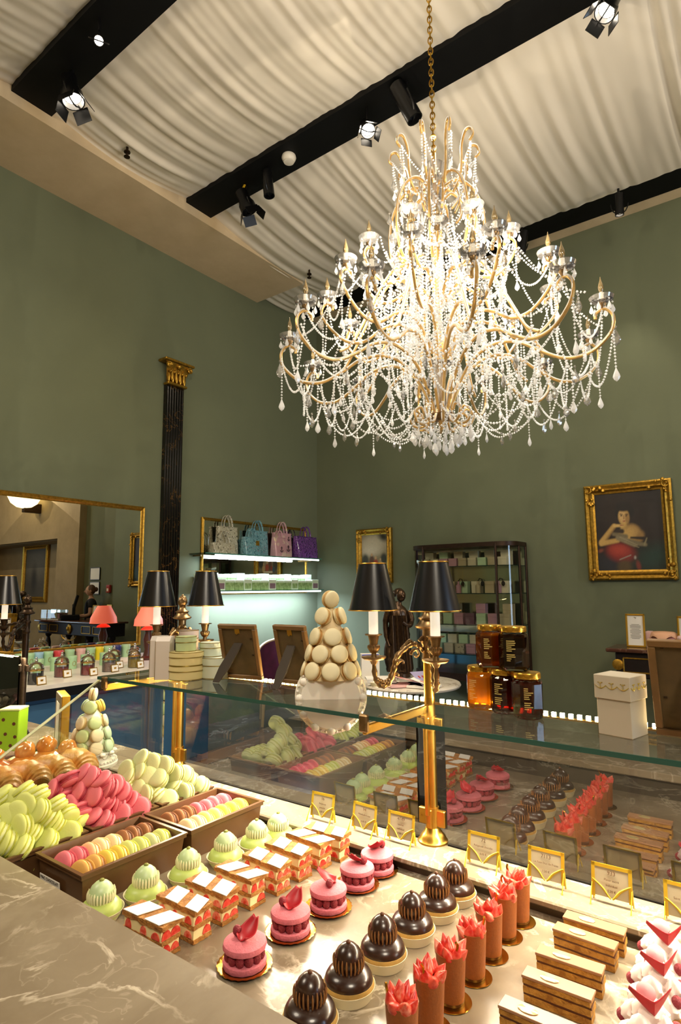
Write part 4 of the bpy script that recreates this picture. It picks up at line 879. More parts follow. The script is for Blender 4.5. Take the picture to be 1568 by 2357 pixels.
        MB().lathe([(0.0, s0+0.01), (0.014, s0+.03), (0.016, s0+.045), (0.008, s0+.06), (0, s0+.065)], 12).build('bulb', emitter('bulb_glow', '#ffe9c0', 6.0), ao, loc=(cx, cy, 0))
        lamp('shade_bulb', 'POINT', (x+cx, y+cy, 1.585), None, 0.5, WARM, shadow_soft_size=0.012)
    return t
G = 'brass lamp posts on the counters'
lamp_post(XP, 0.687, ZL, [(1.142, .758), (1.166, .614)], 'middle brass counter post with two dark blue shaded candle lamps', G, M_BRONZE, M_BRASS)
lamp_post(XP, 1.588, ZL, [(1.125, 1.53), (1.24, 1.445)], 'left brass counter post with two dark blue shaded candle lamps behind the round boxes', G, M_BRONZE, M_BRASS)
lamp('second_counter_led', 'AREA', (1.20, 2.20, 1.330), None, 6, (1.0, 0.86, 0.62), shape='RECTANGLE', size=0.012, size_y=0.9)
lamp_post(1.21, 2.506, ZL, [(1.045, 2.335), (1.03, 2.62)], 'dark bronze counter post with blue shaded candle lamp at the left edge of the picture', G, M_DKBRONZE, M_DKBRONZE, False)
# second counter's glass and goods at the far left
t = thing('glass_case', 'glass case of the neighbouring counter at the left edge', 'glass', (1.02, 3.02, ZL))
slab('side_pane', (0.18, -0.02, 0.155), (0.008, 0.96, 0.30), glassy('end_glass', (0.95, 0.97, 0.95), 0.05, 1.2), t); sheet('top_pane', (0.06, 0.0, 0.315), (0.26, 0.98, 0.012), M_SHG, t, 1); slab('top_edge', (-0.072, 0, 0.315), (0.004, 0.98, 0.0125), M_TEAL, t)
b = MB(); [b.box((0.165, -0.46+0.018*k, 0.302), (0.006, 0.0065, 0.004)) for k in range(50)]; stuff(b.build('led', emitter('warm_led_glow', '#ffd88f', 160.0), t, smooth=False))
t = thing('dotted_box', 'lime green box with dark dots on the neighbouring counter', 'box', (1.085, 2.30, ZL), -0.9)
MB().box((0, 0, 0.07), (0.07, 0.07, 0.14), 0.003).build('body', mat('lime_card', '#93bf22', 0.45), t, ang=20)
MB().box((0, 0, 0.143), (0.072, 0.072, 0.008), 0.002).build('lid', mat('pale_lime_card', '#cfe08a', 0.45), t, ang=20)
dm = mat('dark_dot', '#5a2f1c', 0.5)
for (dx, dz) in ((-.02, .11), (.018, .095), (-.01, .06), (.024, .05), (-.025, .03), (.01, .02)): MB().lathe([(0.006, 0), (0.006, 0.0006), (0, 0.0006)], 12).build('dot', dm, t, loc=(dx, -0.0352, dz), rot=(pi/2, 0, 0))
t = thing('standing_frame', 'thick gold edged picture frame standing edge on beside the neighbouring counter', 'picture frame', (1.175, 2.13, ZL), -1.95)
MB().box((0, 0, 0.10), (0.15, 0.028, 0.20), 0.002).build('frame', M_GFR, t, ang=20); slab('dark_front', (0, -0.0150, 0.10), (0.146, 0.002, 0.196), mat('grey_brown_wood', '#6d5a40', 0.5), t); slab('drawing', (0, -0.0165, 0.095), (0.08, 0.001, 0.15), M_PAPER, t)
for k, (dx, dy) in enumerate(((0.05, 0.25), (0.06, 0.10), (0.0, 0.2))):
    t = thing('sweet_bag', ('clear bag of pale sweets', 'clear bag of violet sweets', 'clear bag of pink sweets')[k]+' on the neighbouring counter', 'sweets', (1.02+dx, 2.55+dy*1.6, ZL))
    MB().ball((0, 0, 0.05), (0.05, 0.05, 0.05), 14, 10, nf=lambda a, q: 1+0.1*sin(5*a+4*q)).build('bag', glassy('jar_glass'), t)
    b = MB(); [b.ball((0.03*cos(q*2.4), 0.03*sin(q*2.4), 0.018+0.008*q), 0.014, 8, 6) for q in range(8)]; stuff(b.build('sweets', mat(('sweet_pale', 'sweet_violet', 'sweet_pink')[k], ('#e3d7b6', '#9a84b8', '#d99a9f')[k], 0.4), t))

table_sign((1.165, 2.63, ZL+.3215), -pi/2+.35, 0.13, 0.155, 'framed notice standing on the glass case at the left edge', 8)
# ---------------------------------------------------------------- boxes, frames and jars on the glass shelf
ZT = ZS+0.0005
M_CREAM = mat('cream_box_card', '#e2d49a', 0.55); M_GREENB = mat('pale_green_box_card', '#b8c99a', 0.55); M_PALEB = mat('pale_mint_box_card', '#d3ddcb', 0.55); M_ROSEB = mat('pale_rose_box_card', '#e2ccc0', 0.55); M_LINE = mat('gold_line', '#8a7424', 0.4, 0.5); M_WHITEB = mat('white_box_card', '#dcd3cb', 0.5)
def hat_box(x, y, z, r, h, m, label, line=M_LINE):
    t = thing('round_box', label, 'box', (x, y, z), 0, 'round boxes on the glass shelf')
    MB().lathe([(r, 0), (r, h*.62), (0, h*.62)], 40).build('body', m, t); MB().lathe([(r*1.025, h*.62), (r*1.025, h*.985), (r*1.0, h), (0, h)], 40).build('lid', m, t)
    for zz, k in ((h*.62, 1.028), (h*.985, 1.02), (0.001, 1.0)): MB().tube([(r*k*cos(a), r*k*sin(a), zz) for a in [2*pi*q/40 for q in range(40)]], 0.0011, 5, True).build('gold_line', line, t)
hat_box(1.130, 1.394, ZT, 0.0475, 0.039, M_CREAM, 'lower of two wide cream round boxes in the front stack'); hat_box(1.130, 1.394, ZT+.0393, 0.0475, 0.037, M_CREAM, 'upper of two wide cream round boxes in the front stack')
hat_box(1.130, 1.398, ZT+.0766, 0.029, 0.042, M_GREENB, 'small pale green round box on top of the cream boxes')
hat_box(1.19, 1.46, ZT, 0.040, 0.066, M_ROSEB, 'tall pale rose round box hidden behind the cream stack'); hat_box(1.19, 1.46, ZT+.0665, 0.029, 0.064, M_ROSEB, 'small pale rose round box rising behind the green one')
hat_box(1.20, 1.345, ZT, 0.046, 0.058, M_PALEB, 'wide pale mint round box right behind the cream stack'); hat_box(1.195, 1.365, ZT+.0585, 0.032, 0.040, M_PALEB, 'small pale mint round box on the wide mint box')
for (x, y, w_, d_, h, lb) in ((1.095, 1.447, 0.040, 0.05, 0.118, 'right of two tall white gift boxes with slanted top'), (1.115, 1.500, 0.040, 0.05, 0.116, 'left of two tall white gift boxes with slanted top')):
    t = thing('gift_box', lb+' on the glass shelf', 'box', (x, y, ZT), -0.62-0.3)
    b = MB(); b.add([(-w_/2, -d_/2, 0), (w_/2, -d_/2, 0), (w_/2, d_/2, 0), (-w_/2, d_/2, 0), (-w_/2, -d_/2, h*.9), (w_/2, -d_/2, h*.9), (w_/2, -d_/2+.014, h), (-w_/2, -d_/2+.014, h), (w_/2, d_/2, h), (-w_/2, d_/2, h)], [(3, 2, 1, 0), (0, 1, 5, 4), (4, 5, 6, 7), (7, 6, 8, 9), (1, 2, 8, 6, 5), (3, 0, 4, 7, 9), (2, 3, 9, 8)]); b.build('body', M_WHITEB, t, smooth=False)
    slab('gold_seam', (-w_/2-.0005, -d_/2, h*.45), (0.0012, 0.0012, h*.9), M_LINE, t)
# photo frames seen from behind
M_FWOOD = mat('photo_frame_wood', '#76562e', 0.45, var=0.2); M_FBACK = mat('brown_backing_board', '#584626', 0.8, var=0.25, vscale=30); M_LEG = mat('dark_velour', '#3d352c', 0.9)
def photo_frame(x, y, rz, w_, h, lean, label, legside=0.0):
    t = thing('photo_frame', label, 'picture frame', (x, y, ZT), rz, 'photo frames on the glass shelf')
    Q = RX(lean)      # built facing +y with its back to -y; the top leans back towards -y
    f = 0.012
    b = MB(); b.M = Q
    for (cx, cz, sx, sz) in ((0, h-f/2, w_, f), (0, f/2, w_, f), (w_/2-f/2, h/2, f, h-2*f), (-w_/2+f/2, h/2, f, h-2*f)): b.box((cx, 0.006, cz), (sx, 0.012, sz), 0.0015)
    b.build('frame', M_FWOOD, t, ang=20)
    b = MB(); b.M = Q; b.box((0, 0.007, h/2), (w_-2*f+.002, 0.006, h-2*f+.002)); b.build('backing', M_FBACK, t, smooth=False)
    b = MB(); b.M = Q; b.box((0, 0.0105, h/2), (w_-2*f, 0.001, h-2*f)); b.build('photograph', M_PAPER, t, smooth=False)
    b = MB(); b.M = Q
    for (px, pz) in ((-w_*.32, h*.92), (w_*.34, h*.45), (w_*.34, h*.75), (-w_*.34, h*.4)): b.box((px, 0.0035, pz), (0.006, 0.002, 0.003))
    b.build('clip', M_DKBRONZE, t)
    b = MB(); b.M = Q; b.box((0, 0.0035, h*.88), (0.016, 0.001, 0.014)); b.tube([(-.005, 0.001, h*.85), (0, 0.0, h*.83), (.005, 0.001, h*.85)], 0.0012, 5); b.build('hanger', M_GFR, t)
    # easel leg: hinge point on the back, foot on the shelf
    top = Q @ Vector((0.0, 0.002, h*.66)); foot = Vector((legside, -0.083, 0.0)); d = foot-top; u = Vector((1, 0, 0)); hw = 0.016; vs = []
    nrm = d.cross(u).normalized()*0.0022
    for (s_, q) in ((0.0, hw*.85), (0.62, hw*1.05), (1.0, hw*.6)):
        c = top+d*s_
        for sg in (-1, 1):
            for sn in (-1, 1): vs.append(tuple(c+u*q*sg+nrm*sn))
    fs = []
    for k in range(2):
        a = 4*k; bq = a+4; fs += [(a, a+1, bq+1, bq), (a+2, bq+2, bq+3, a+3), (a, bq, bq+2, a+2), (a+1, a+3, bq+3, bq+1)]
    fs += [(0, 2, 3, 1), (8, 9, 11, 10)]
    vs = [(x_, y_, max(z_, 0.0005)) for x_, y_, z_ in vs]
    MB().add(vs, fs).build('easel_leg', M_LEG, t, smooth=False)
    return t
photo_frame(1.212, 1.248, -1.40, 0.128, 0.157, 0.25, 'left of two photo frames seen from behind with dark easel legs', -0.03)
photo_frame(1.222, 1.055, -1.58, 0.112, 0.160, 0.25, 'photo frame seen from behind beside the macaron tower')
photo_frame(1.165, 0.135, -1.55, 0.125, 0.165, 0.22, 'photo frame seen from behind at the right edge')
# honey and jam jars
M_LID = mat('gold_jar_lid', '#cf9f3c', 0.25, 0.9); M_JARG = glassy('preserve_jar_glass', (0.97, 0.95, 0.9), 0.05, 1.0)
def syrup(name, clear, body, dens):
    s = N(name); tr = s.n('BsdfTransparent'); tr.inputs[0].default_value = (*srgb(clear), 1); tl = s.n('BsdfTranslucent'); tl.inputs[0].default_value = (*srgb(body), 1); df = s.n('BsdfDiffuse'); df.inputs[0].default_value = (*srgb(body), 1)
    m1 = s.n('MixShader'); m1.inputs[0].default_value = .35; s.l(tl.outputs[0], m1.inputs[1]); s.l(df.outputs[0], m1.inputs[2])
    m2 = s.n('MixShader'); m2.inputs[0].default_value = dens; s.l(tr.outputs[0], m2.inputs[1]); s.l(m1.outputs[0], m2.inputs[2]); s.l(m2.outputs[0], s.out.inputs[0]); return s.m
HON, AMB, DK1, DK2 = syrup('clear_honey', '#f8c850', '#f4b020', 0.55), syrup('amber_honey', '#d09040', '#b86a14', 0.7), syrup('dark_red_jam', '#8a2a10', '#5a1206', 0.6), syrup('dark_brown_honey', '#6a3a14', '#42200a', 0.6)
def preserve(x, y, z, m, rz, label, paper, txt):
    t = thing('preserve_jar', label, 'jar', (x, y, z), rz, 'honey and jam jars'); R = 0.0283
    oct_ = lambda a, j, r, z: (cos(pi/8)/cos(((a+pi/8) % (pi/4))-pi/8))*1.04
    rf = lambda a, j, r, zz: oct_(a, j, r, zz) if 0.004 < zz < 0.072 else 1
    MB().lathe([(R*.8, 0.0), (R*.92, 0.002), (R*.98, 0.006), (R, 0.010), (R, 0.066), (R*.93, 0.071), (R*.80, 0.0745), (R*.80, 0.079)], 48, rf=rf).build('glass', M_JARG, t, ang=20)
    MB().lathe([(R*.80, 0.0045), (R*.92, 0.010), (R*.93, 0.064), (R*.80, 0.070), (0, 0.0705)], 40, rf=rf).build('preserve', m, t, ang=20)
    MB().lathe([(R*.84, 0.0755), (R*.90, 0.0757), (R*.91, 0.0765), (R*.91, 0.085), (R*.87, 0.0865), (R*.78, 0.0862), (0, 0.0862)], 48, rf=lambda a, j, r, zz: 1+(0.008*sin(36*a) if 1 < j < 4 else 0)).build('lid', M_LID, t)
    lab = MB()
    a0 = 0.55
    lab.grid(lambda u, v: (1.03*R*cos(a0+u*0.75)*1.02, 1.03*R*sin(a0+u*0.75)*1.02, 0.014+0.05*v), 4, 1); lab.build('paper_label', M_PAPER if paper else M_GFR, t, smooth=False)
    b = MB()
    rnd = random.Random(int(x*1e4))
    for k in range(11):
        wq = rnd.uniform(0.25, 0.62); zz = 0.058-0.0038*k
        if k == 6: continue
        b.grid(lambda u, v: (1.045*R*cos(3.0+u*wq)*1.0, 1.045*R*sin(3.0+u*wq), zz+0.0018*v), 3, 1)
    b.build('printed_text', mat('gold_print', '#b7a05a', 0.5), t, smooth=False)
    return t
preserve(1.215, .537, ZT, HON, -0.3, 'jar of clear golden honey at the lower left of the stack', False, 0); preserve(1.196, .476, ZT, DK1, -0.2, 'jar of dark red jam in the middle of the bottom row', False, 0); preserve(1.172, .420, ZT, DK1, 0.25, 'jar of dark jam with white label at the lower right of the stack', True, 0)
preserve(1.207, .508, ZT+.0868, AMB, 0.1, 'jar of amber honey at the upper left of the stack', False, 0); preserve(1.186, .449, ZT+.0868, DK2, 0.0, 'jar of dark brown honey with white label at the upper right of the stack', True, 0)
# favour box
t = thing('favour_box', 'white lidded favour box with golden garland print on the glass shelf', 'box', (1.1405, .2445, ZT), -1.81)
M_FAV = mat('favour_card', '#b7ad9a', 0.5); w_, d_, h = 0.058, 0.058, 0.100
MB().box((0, 0, h*.35), (w_, d_, h*.70), 0.0008).build('body', M_FAV, t, smooth=False); MB().box((0, 0, h*.80), (w_*1.08, d_*1.08, h*.40), 0.0008).build('lid', M_FAV, t, smooth=False)
M_GAR = mat('gold_garland_print', '#c9b24a', 0.45, 0.2)
for face in range(2):
    b = MB(); b.M = RZ(face*pi/2); yy = -d_*.54-0.0006; zz = h*.84
    for k in range(3):
        x0 = -0.0195+0.0195*k; b.tube([(x0-.0097+.0194*q/8, yy, zz-.0055*sin(pi*q/8)-.001) for q in range(9)], [0.0007+0.0005*sin(pi*q/8) for q in range(9)], 4, flat=0.4)
        for sx in (-1, 0, 1): b.tube([(x0+.0097*0, yy, zz+.001), (x0+sx*.003, yy, zz+.004), (x0+sx*.0045, yy, zz+.003)], 0.0007, 4, flat=0.4)
        b.tube([(x0, yy, zz), (x0, yy, zz-.006)], [0.0006, 0.0014], 4, flat=0.4)
    b.build('garland_print', M_GAR, t)
# ---------------------------------------------------------------- macarons
def mac_mesh(name, col, col2, fill, r=0.023):
    m = mat('macaron_'+name, col, 0.55, sss=0.0, bump=0.25, bscale=260, bdist=0.001, spec=0.35); mf = mat('macaron_foot_'+name, col2, 0.8, bump=0.6, bscale=420, bdist=0.002); fi = mat('macaron_filling_'+name, fill, 0.5)
    k = r/0.023; b = MB(); rnd = random.Random(5); jit = [rnd.uniform(-1, 1) for _ in range(64)]
    for sg in (1, -1):
        dome = [(0.0226, 0.0060), (0.0228, 0.0080), (0.0218, 0.0103), (0.0185, 0.0125), (0.0125, 0.0139), (0.006, 0.0144), (0.0, 0.0145)]
        P = [(a*k, sg*z*k) for a, z in dome]; b.lathe(P if sg > 0 else P, 28, mi=0)
        ft = [(0.0205, 0.0026), (0.0232, 0.0036), (0.0236, 0.0048), (0.0228, 0.0060)]
        b.lathe([(a*k, sg*z*k) for a, z in ft], 36, rf=lambda a, j, r_, z: 1+0.022*jit[int(a*10) % 64] if j in (1, 2) else 1, zf=lambda a, j, r_, z: 0.0006*jit[(int(a*9)+20) % 64] if j in (0, 1) else 0, mi=1)
    for i, f in enumerate(b.f):
        pass
    me = b.mesh('macaron', [m, mf], ang=60)
    bm = bmesh.new(); bm.from_mesh(me); bmesh.ops.recalc_face_normals(bm, faces=bm.faces); bm.to_mesh(me); bm.free()
    f = MB().lathe([(0, -0.003*k), (0.0212*k, -0.003*k), (0.0218*k, 0), (0.0212*k, 0.003*k), (0, 0.003*k)], 24, rf=lambda a, j, r_, z: 1+0.02*jit[int(a*10) % 64]).mesh('filling', fi)
    return me, f
MACS = {'lime': mac_mesh('lime', '#d2d87a', '#c2c54a', '#dfe29a'), 'pink': mac_mesh('pink', '#d86c76', '#bf4755', '#a02a3c'), 'pistachio': mac_mesh('pistachio', '#c8cd92', '#a3a557', '#d3d39c'),
        'peach': mac_mesh('peach', '#e9b283', '#dca066', '#f2d9a4'), 'vanilla': mac_mesh('vanilla', '#ecd3a0', '#dcbf84', '#f4e6c2'), 'chocolate': mac_mesh('chocolate', '#8e5a31', '#744422', '#4c2913'), 'caramel': mac_mesh('caramel', '#d8a453', '#bd8432', '#8a5522'), 'lemon': mac_mesh('lemon', '#e6c64c', '#d2ab30', '#f0df8c'),
        'ivory': mac_mesh('ivory', '#ded3ad', '#cdb27c', '#b98a4c', 0.0208), 'mint': mac_mesh('mint', '#c3d7b4', '#b1c79d', '#dfe7cd', 0.0208), 'butter': mac_mesh('butter', '#e5c25a', '#cfa53c', '#d9b64e', 0.0208), 'cream': mac_mesh('cream', '#e6d5b2', '#d3bc8c', '#cfae70', 0.0208), 'sage': mac_mesh('sage', '#bfcd95', '#abb778', '#d2d8ac', 0.0208)}
MCN = {'lime': 'lime yellow', 'pink': 'raspberry pink', 'pistachio': 'pistachio green', 'peach': 'peach', 'vanilla': 'vanilla cream', 'chocolate': 'chocolate brown', 'caramel': 'caramel', 'lemon': 'lemon yellow', 'ivory': 'ivory', 'cream': 'cream'}
def macaron(kind, loc, nrm, label=None, group=None, parent=None, spin=0.0, sc=1.0):
    q = Vector(nrm).normalized().to_track_quat('Z', 'Y').to_euler(); me, f = MACS[kind]
    o = put('macaron', me, parent, loc, q); o.scale = (sc, sc, sc)
    put('filling', f, o)
    if label: tag(o, label, 'macaron', group)
    return o
# brown trays
M_TRAY = mat('brown_tray_plastic', '#5c3f25', 0.32, spec=0.5, var=0.08)
def tray(x0, x1, y0, y1, h, label, sticker=False):
    t = thing('pastry_tray', label, 'tray', ((x0+x1)/2, (y0+y1)/2, ZW), 0, 'brown macaron trays'); X, Y = (x1-x0)/2, (y1-y0)/2; tp = 0.006; th = 0.0025
    b = MB()
    def ring(x, y, z): return [(-x, -y, z), (x, -y, z), (x, y, z), (-x, y, z)]
    L = [ring(X-tp-.006, Y-tp-.006, 0.0005), ring(X-.006, Y-.006, h-.012), ring(X-.002, Y-.002, h-.010), ring(X-.002, Y-.002, h-.004), ring(X, Y, h-.003), ring(X, Y, h), ring(X-.008, Y-.008, h), ring(X-.009, Y-.009, h-.004), ring(X-tp-.011, Y-tp-.011, 0.004)]
    vs = [p for r in L for p in r]; fs = [(0, 3, 2, 1)]; n = len(L)
    for k in range(n-1):
        for i in range(4): j = (i+1) % 4; fs.append((4*k+i, 4*k+j, 4*k+4+j, 4*k+4+i))
    fs.append((4*n-4, 4*n-3, 4*n-2, 4*n-1)); b.add(vs, fs); b.build('shell', M_TRAY, t, ang=20)
    if sticker:
        s_ = slab('sticker', (-X+.0055, 0.028, 0.030), (0.001, 0.075, 0.034), M_PAPER, t)
        s_.rotation_euler = (0, -0.1, 0)
        lettering('MAC CHOCOLAT', 0.0085, M_INK, s_, (-X+.0045-.0001, 0.028, 0.042), (pi/2, 0, -pi/2))
        for k in range(5): slab('print_line', (-X+.0047, 0.028, 0.034-.0035*k), (0.0004, 0.062, 0.0012), mat('grey_print', '#8a8172', 0.7), s_)
    return t
tray(0.660, 0.909, 1.102, 1.277, 0.068, 'front brown tray with a white sticker and two rows of mixed macarons', True)
tray(0.918, 1.150, 1.102, 1.277, 0.068, 'brown tray with two rows of mixed macarons next to the glass guard')
tray(0.560, 0.786, 1.290, 1.480, 0.068, 'brown tray under the heap of lime yellow macarons'); tray(0.794, 0.972, 1.290, 1.480, 0.068, 'brown tray under the heap of raspberry pink macarons'); tray(0.980, 1.150, 1.290, 1.480, 0.068, 'brown tray under the heap of pistachio macarons')
LIME = [(0.656,1.414,1.159,'f'),(0.662,1.397,1.155,'f'),(0.685,1.386,1.165,'e'),(0.698,1.356,1.160,'e'),(0.680,1.355,1.147,'f'),(0.730,1.338,1.132,'e'),(0.694,1.336,1.133,'f'),(0.661,1.356,1.133,'f'),(0.644,1.373,1.129,'f'),(0.713,1.337,1.112,'f'),(0.656,1.338,1.111,'f'),(0.759,1.337,1.104,'e'),(0.734,1.337,1.093,'f'),(0.682,1.337,1.094,'f'),(0.790,1.339,1.080,'e'),(0.750,1.312,1.077,'f'),(0.698,1.312,1.078,'f'),(0.647,1.314,1.078,'f'),(0.632,1.336,1.086,'f'),(0.627,1.352,1.102,'f'),(0.631,1.417,1.143,'f'),(0.621,1.385,1.117,'f'),(0.615,1.363,1.098,'f')]
PINK = [(0.773,1.426,1.133,'f'),(0.790,1.420,1.149,'f'),(0.807,1.405,1.155,'e'),(0.826,1.391,1.165,'f'),(0.835,1.369,1.159,'f'),(0.847,1.345,1.153,'f'),(0.859,1.336,1.137,'f'),(0.813,1.375,1.138,'f'),(0.785,1.396,1.121,'e'),(0.825,1.343,1.124,'f'),(0.850,1.338,1.106,'f'),(0.791,1.374,1.108,'f'),(0.802,1.352,1.100,'e'),(0.832,1.313,1.078,'f'),(0.820,1.336,1.086,'f'),(0.897,1.337,1.118,'f'),(0.877,1.341,1.139,'f'),(0.886,1.336,1.094,'f'),(0.921,1.336,1.092,'f'),(0.932,1.313,1.077,'f'),(0.886,1.316,1.076,'f'),(0.869,1.339,1.076,'f')]
PIST = [(1.001,1.405,1.160,'f'),(1.015,1.376,1.155,'f'),(1.030,1.349,1.150,'f'),(0.966,1.419,1.136,'f'),(0.984,1.390,1.134,'f'),(0.995,1.366,1.128,'f'),(1.003,1.342,1.118,'f'),(1.054,1.337,1.126,'f'),(1.084,1.335,1.113,'f'),(1.109,1.340,1.092,'f'),(0.952,1.405,1.111,'f'),(0.968,1.376,1.106,'f'),(0.977,1.348,1.092,'f'),(1.052,1.337,1.093,'f'),(1.060,1.304,1.078,'f'),(1.115,1.309,1.078,'f'),(1.012,1.308,1.078,'f'),(1.003,1.338,1.081,'e'),(0.965,1.404,1.125,'f')]
for kind, L, x0, x1, nm in (('lime', LIME, .60, .775, 'lime yellow'), ('pink', PINK, .81, .955, 'raspberry pink'), ('pistachio', PIST, .99, 1.135, 'pistachio green')):
    rnd = random.Random(len(L)); L = sorted(L, key=lambda p: -p[2])
    nb = 6
    rows_ = {}
    for k, (x, y, z, e) in enumerate(L):
        r_ = 'topmost' if z > 1.148 else 'upper' if z > 1.128 else 'middle' if z > 1.108 else 'lowest'
        rows_.setdefault(r_, []).append((x, y, z, e))
    for r_, M_ in rows_.items():
        M_.sort(key=lambda p: -p[1]+p[0]*0.75)
        for k, (x, y, z, e) in enumerate(M_):
            if e == 'f': nrm = (-.85+rnd.uniform(-.3, .35), -.10+rnd.uniform(-.5, .42), .5+rnd.uniform(-.3, .42))
            else: nrm = (-.1+rnd.uniform(-.3, .3), .75+rnd.uniform(-.3, .2), .6+rnd.uniform(-.3, .3))
            macaron(kind, (x+rnd.uniform(-.004, .004), y, z-0.008+rnd.uniform(-.004, .005)), nrm, f"{nm} macaron, {ORD[k] if k < 12 else 'last'} from the left among the {r_} of its heap", nm+' macarons in a heap', sc=rnd.uniform(1.08, 1.18))
    # the pile underneath, standing on edge in rows
    k = 0
    for j in range(4):
        yy = 1.455-0.044*j
        for i in range(nb):
            xx = x0+0.012+(x1-x0-.03)*i/(nb-1); zz = ZW+.029
            macaron(kind, (xx, yy, zz), (-.96, .1, .26+rnd.uniform(-.1, .1)), f"{nm} macaron on edge under its heap, {ORD[i]} in the {ORD[j]} row from the back", nm+' macarons at the bottom of the heap'); k += 1
            if 0 < i < nb-1 and j < 3: macaron(kind, (xx+.006, yy-.02, zz+.036), (-.9, .1, .4+rnd.uniform(-.1, .1)), f"{nm} macaron inside its heap, {ORD[i]} in the {ORD[j]} row of the second layer", nm+' macarons inside the heap')
for (nm, xa, rows_) in (('front', 0.695, ((1.224, 'pink pink peach vanilla vanilla chocolate chocolate chocolate'), (1.160, 'caramel caramel lemon lemon lime lime pistachio lime'))), ('guard side', 0.952, ((1.224, 'chocolate chocolate chocolate pink pink pink pink'), (1.160, 'vanilla vanilla lime lime lemon lemon lemon')))):
    for ri, (yy, seq) in enumerate(rows_):
        seq = seq.split()
        for k, c in enumerate(seq):
            macaron(c, (xa+(0.0262 if nm == 'front' else 0.0275)*k, yy+random.uniform(-.003, .003), ZW+.0445), (-.92, -.16+random.uniform(-.08, .08), .36+random.uniform(-.06, .06)), f"{MCN[c]} macaron, {ORD[k]} from the near end, {('back', 'front')[ri]} row of the {nm} tray", 'macarons standing in rows', sc=1.12)
# macaron towers
def tower(x, y, z, kinds, label, rz, mats_, seed):
    t = thing('macaron_tower', label, 'macaron tower', (x, y, z), rz); rnd = random.Random(seed)
    st = MB(); R = 0.069
    st.lathe([(R*1.22, 0), (R*1.23, 0.009), (R*1.17, 0.011), (R*1.15, 0.015)], 48)
    st.lathe([(R*1.14, 0.012), (R*1.12, 0.017), (R*.93, 0.023), (R*.92, 0.036), (R*.98, 0.039), (R*1.0, 0.042), (R*.97, 0.045), (0, 0.045)], 80, rf=lambda a, j, r, zz: 1+(0.025*sin(20*a) if 0 < j < 2 else 0.012*abs(sin(6*a)) if j in (2, 3) else 0))
    for k in range(12):
        a = 2*pi*k/12; st.ball((R*1.05*cos(a), R*1.05*sin(a), 0.041), (0.010, 0.010, 0.007), 8, 6)
        st.tube([(R*.95*cos(a+2*pi/12*q/6), R*.95*sin(a+2*pi/12*q/6), 0.037-.013*sin(pi*q/6)) for q in range(7)], 0.0022, 5)
    for k in range(40): a = 2*pi*k/40; st.ball((R*1.15*cos(a), R*1.15*sin(a), 0.016), 0.0038, 6, 5)
    st.build('stand', mats_[0], t)
    MB().lathe([(0.058, 0.041), (0.03, 0.15), (0.006, 0.205), (0, 0.206)], 24).build('cone', mats_[1], t)
    q = 0
    for (rr, zz, n, ph) in ((0.057, 0.0615, 8, 0.0), (0.0475, 0.100, 7, .45), (0.036, 0.138, 5, .1), (0.0235, 0.186, 3, .6)):
        for k in range(n):
            a = 2*pi*(k+ph)/n; tw = rnd.uniform(-.12, .12)
            macaron(kinds[q % len(kinds)] if len(kinds) > 1 else kinds[0], (rr*cos(a), rr*sin(a), zz), (cos(a+tw), sin(a+tw), .30), parent=t); q += 1
    macaron(kinds[0] if len(kinds) == 1 else 'cream', (0, 0, 0.2255), (-.78, -.60, .05) if len(kinds) == 1 else (-.3, .9, .1), parent=t)
    if len(kinds) == 1: t.children[-1].rotation_euler = Vector((cos(pi+.66-rz), sin(pi+.66-rz), .04)).to_track_quat('Z', 'Y').to_euler()
    return t
M_STAND = mat('white_sugar_stand', '#ece6da', 0.4, sss=0.2)
tower(1.146, 0.884, ZT, ['ivory'], 'tower of ivory macarons on a white sculpted stand on the glass shelf', pi+.66, (M_STAND, mat('cone_cream', '#d6c094', 0.6)), 3)
tower(1.140, 1.880, ZL, ['sage', 'butter', 'mint', 'cream', 'sage', 'cream', 'mint'], 'small tower of pastel macarons on a white stand beyond the glass end pane', .5, (M_STAND, mat('cone_white', '#e6e2d4', 0.6)), 6)

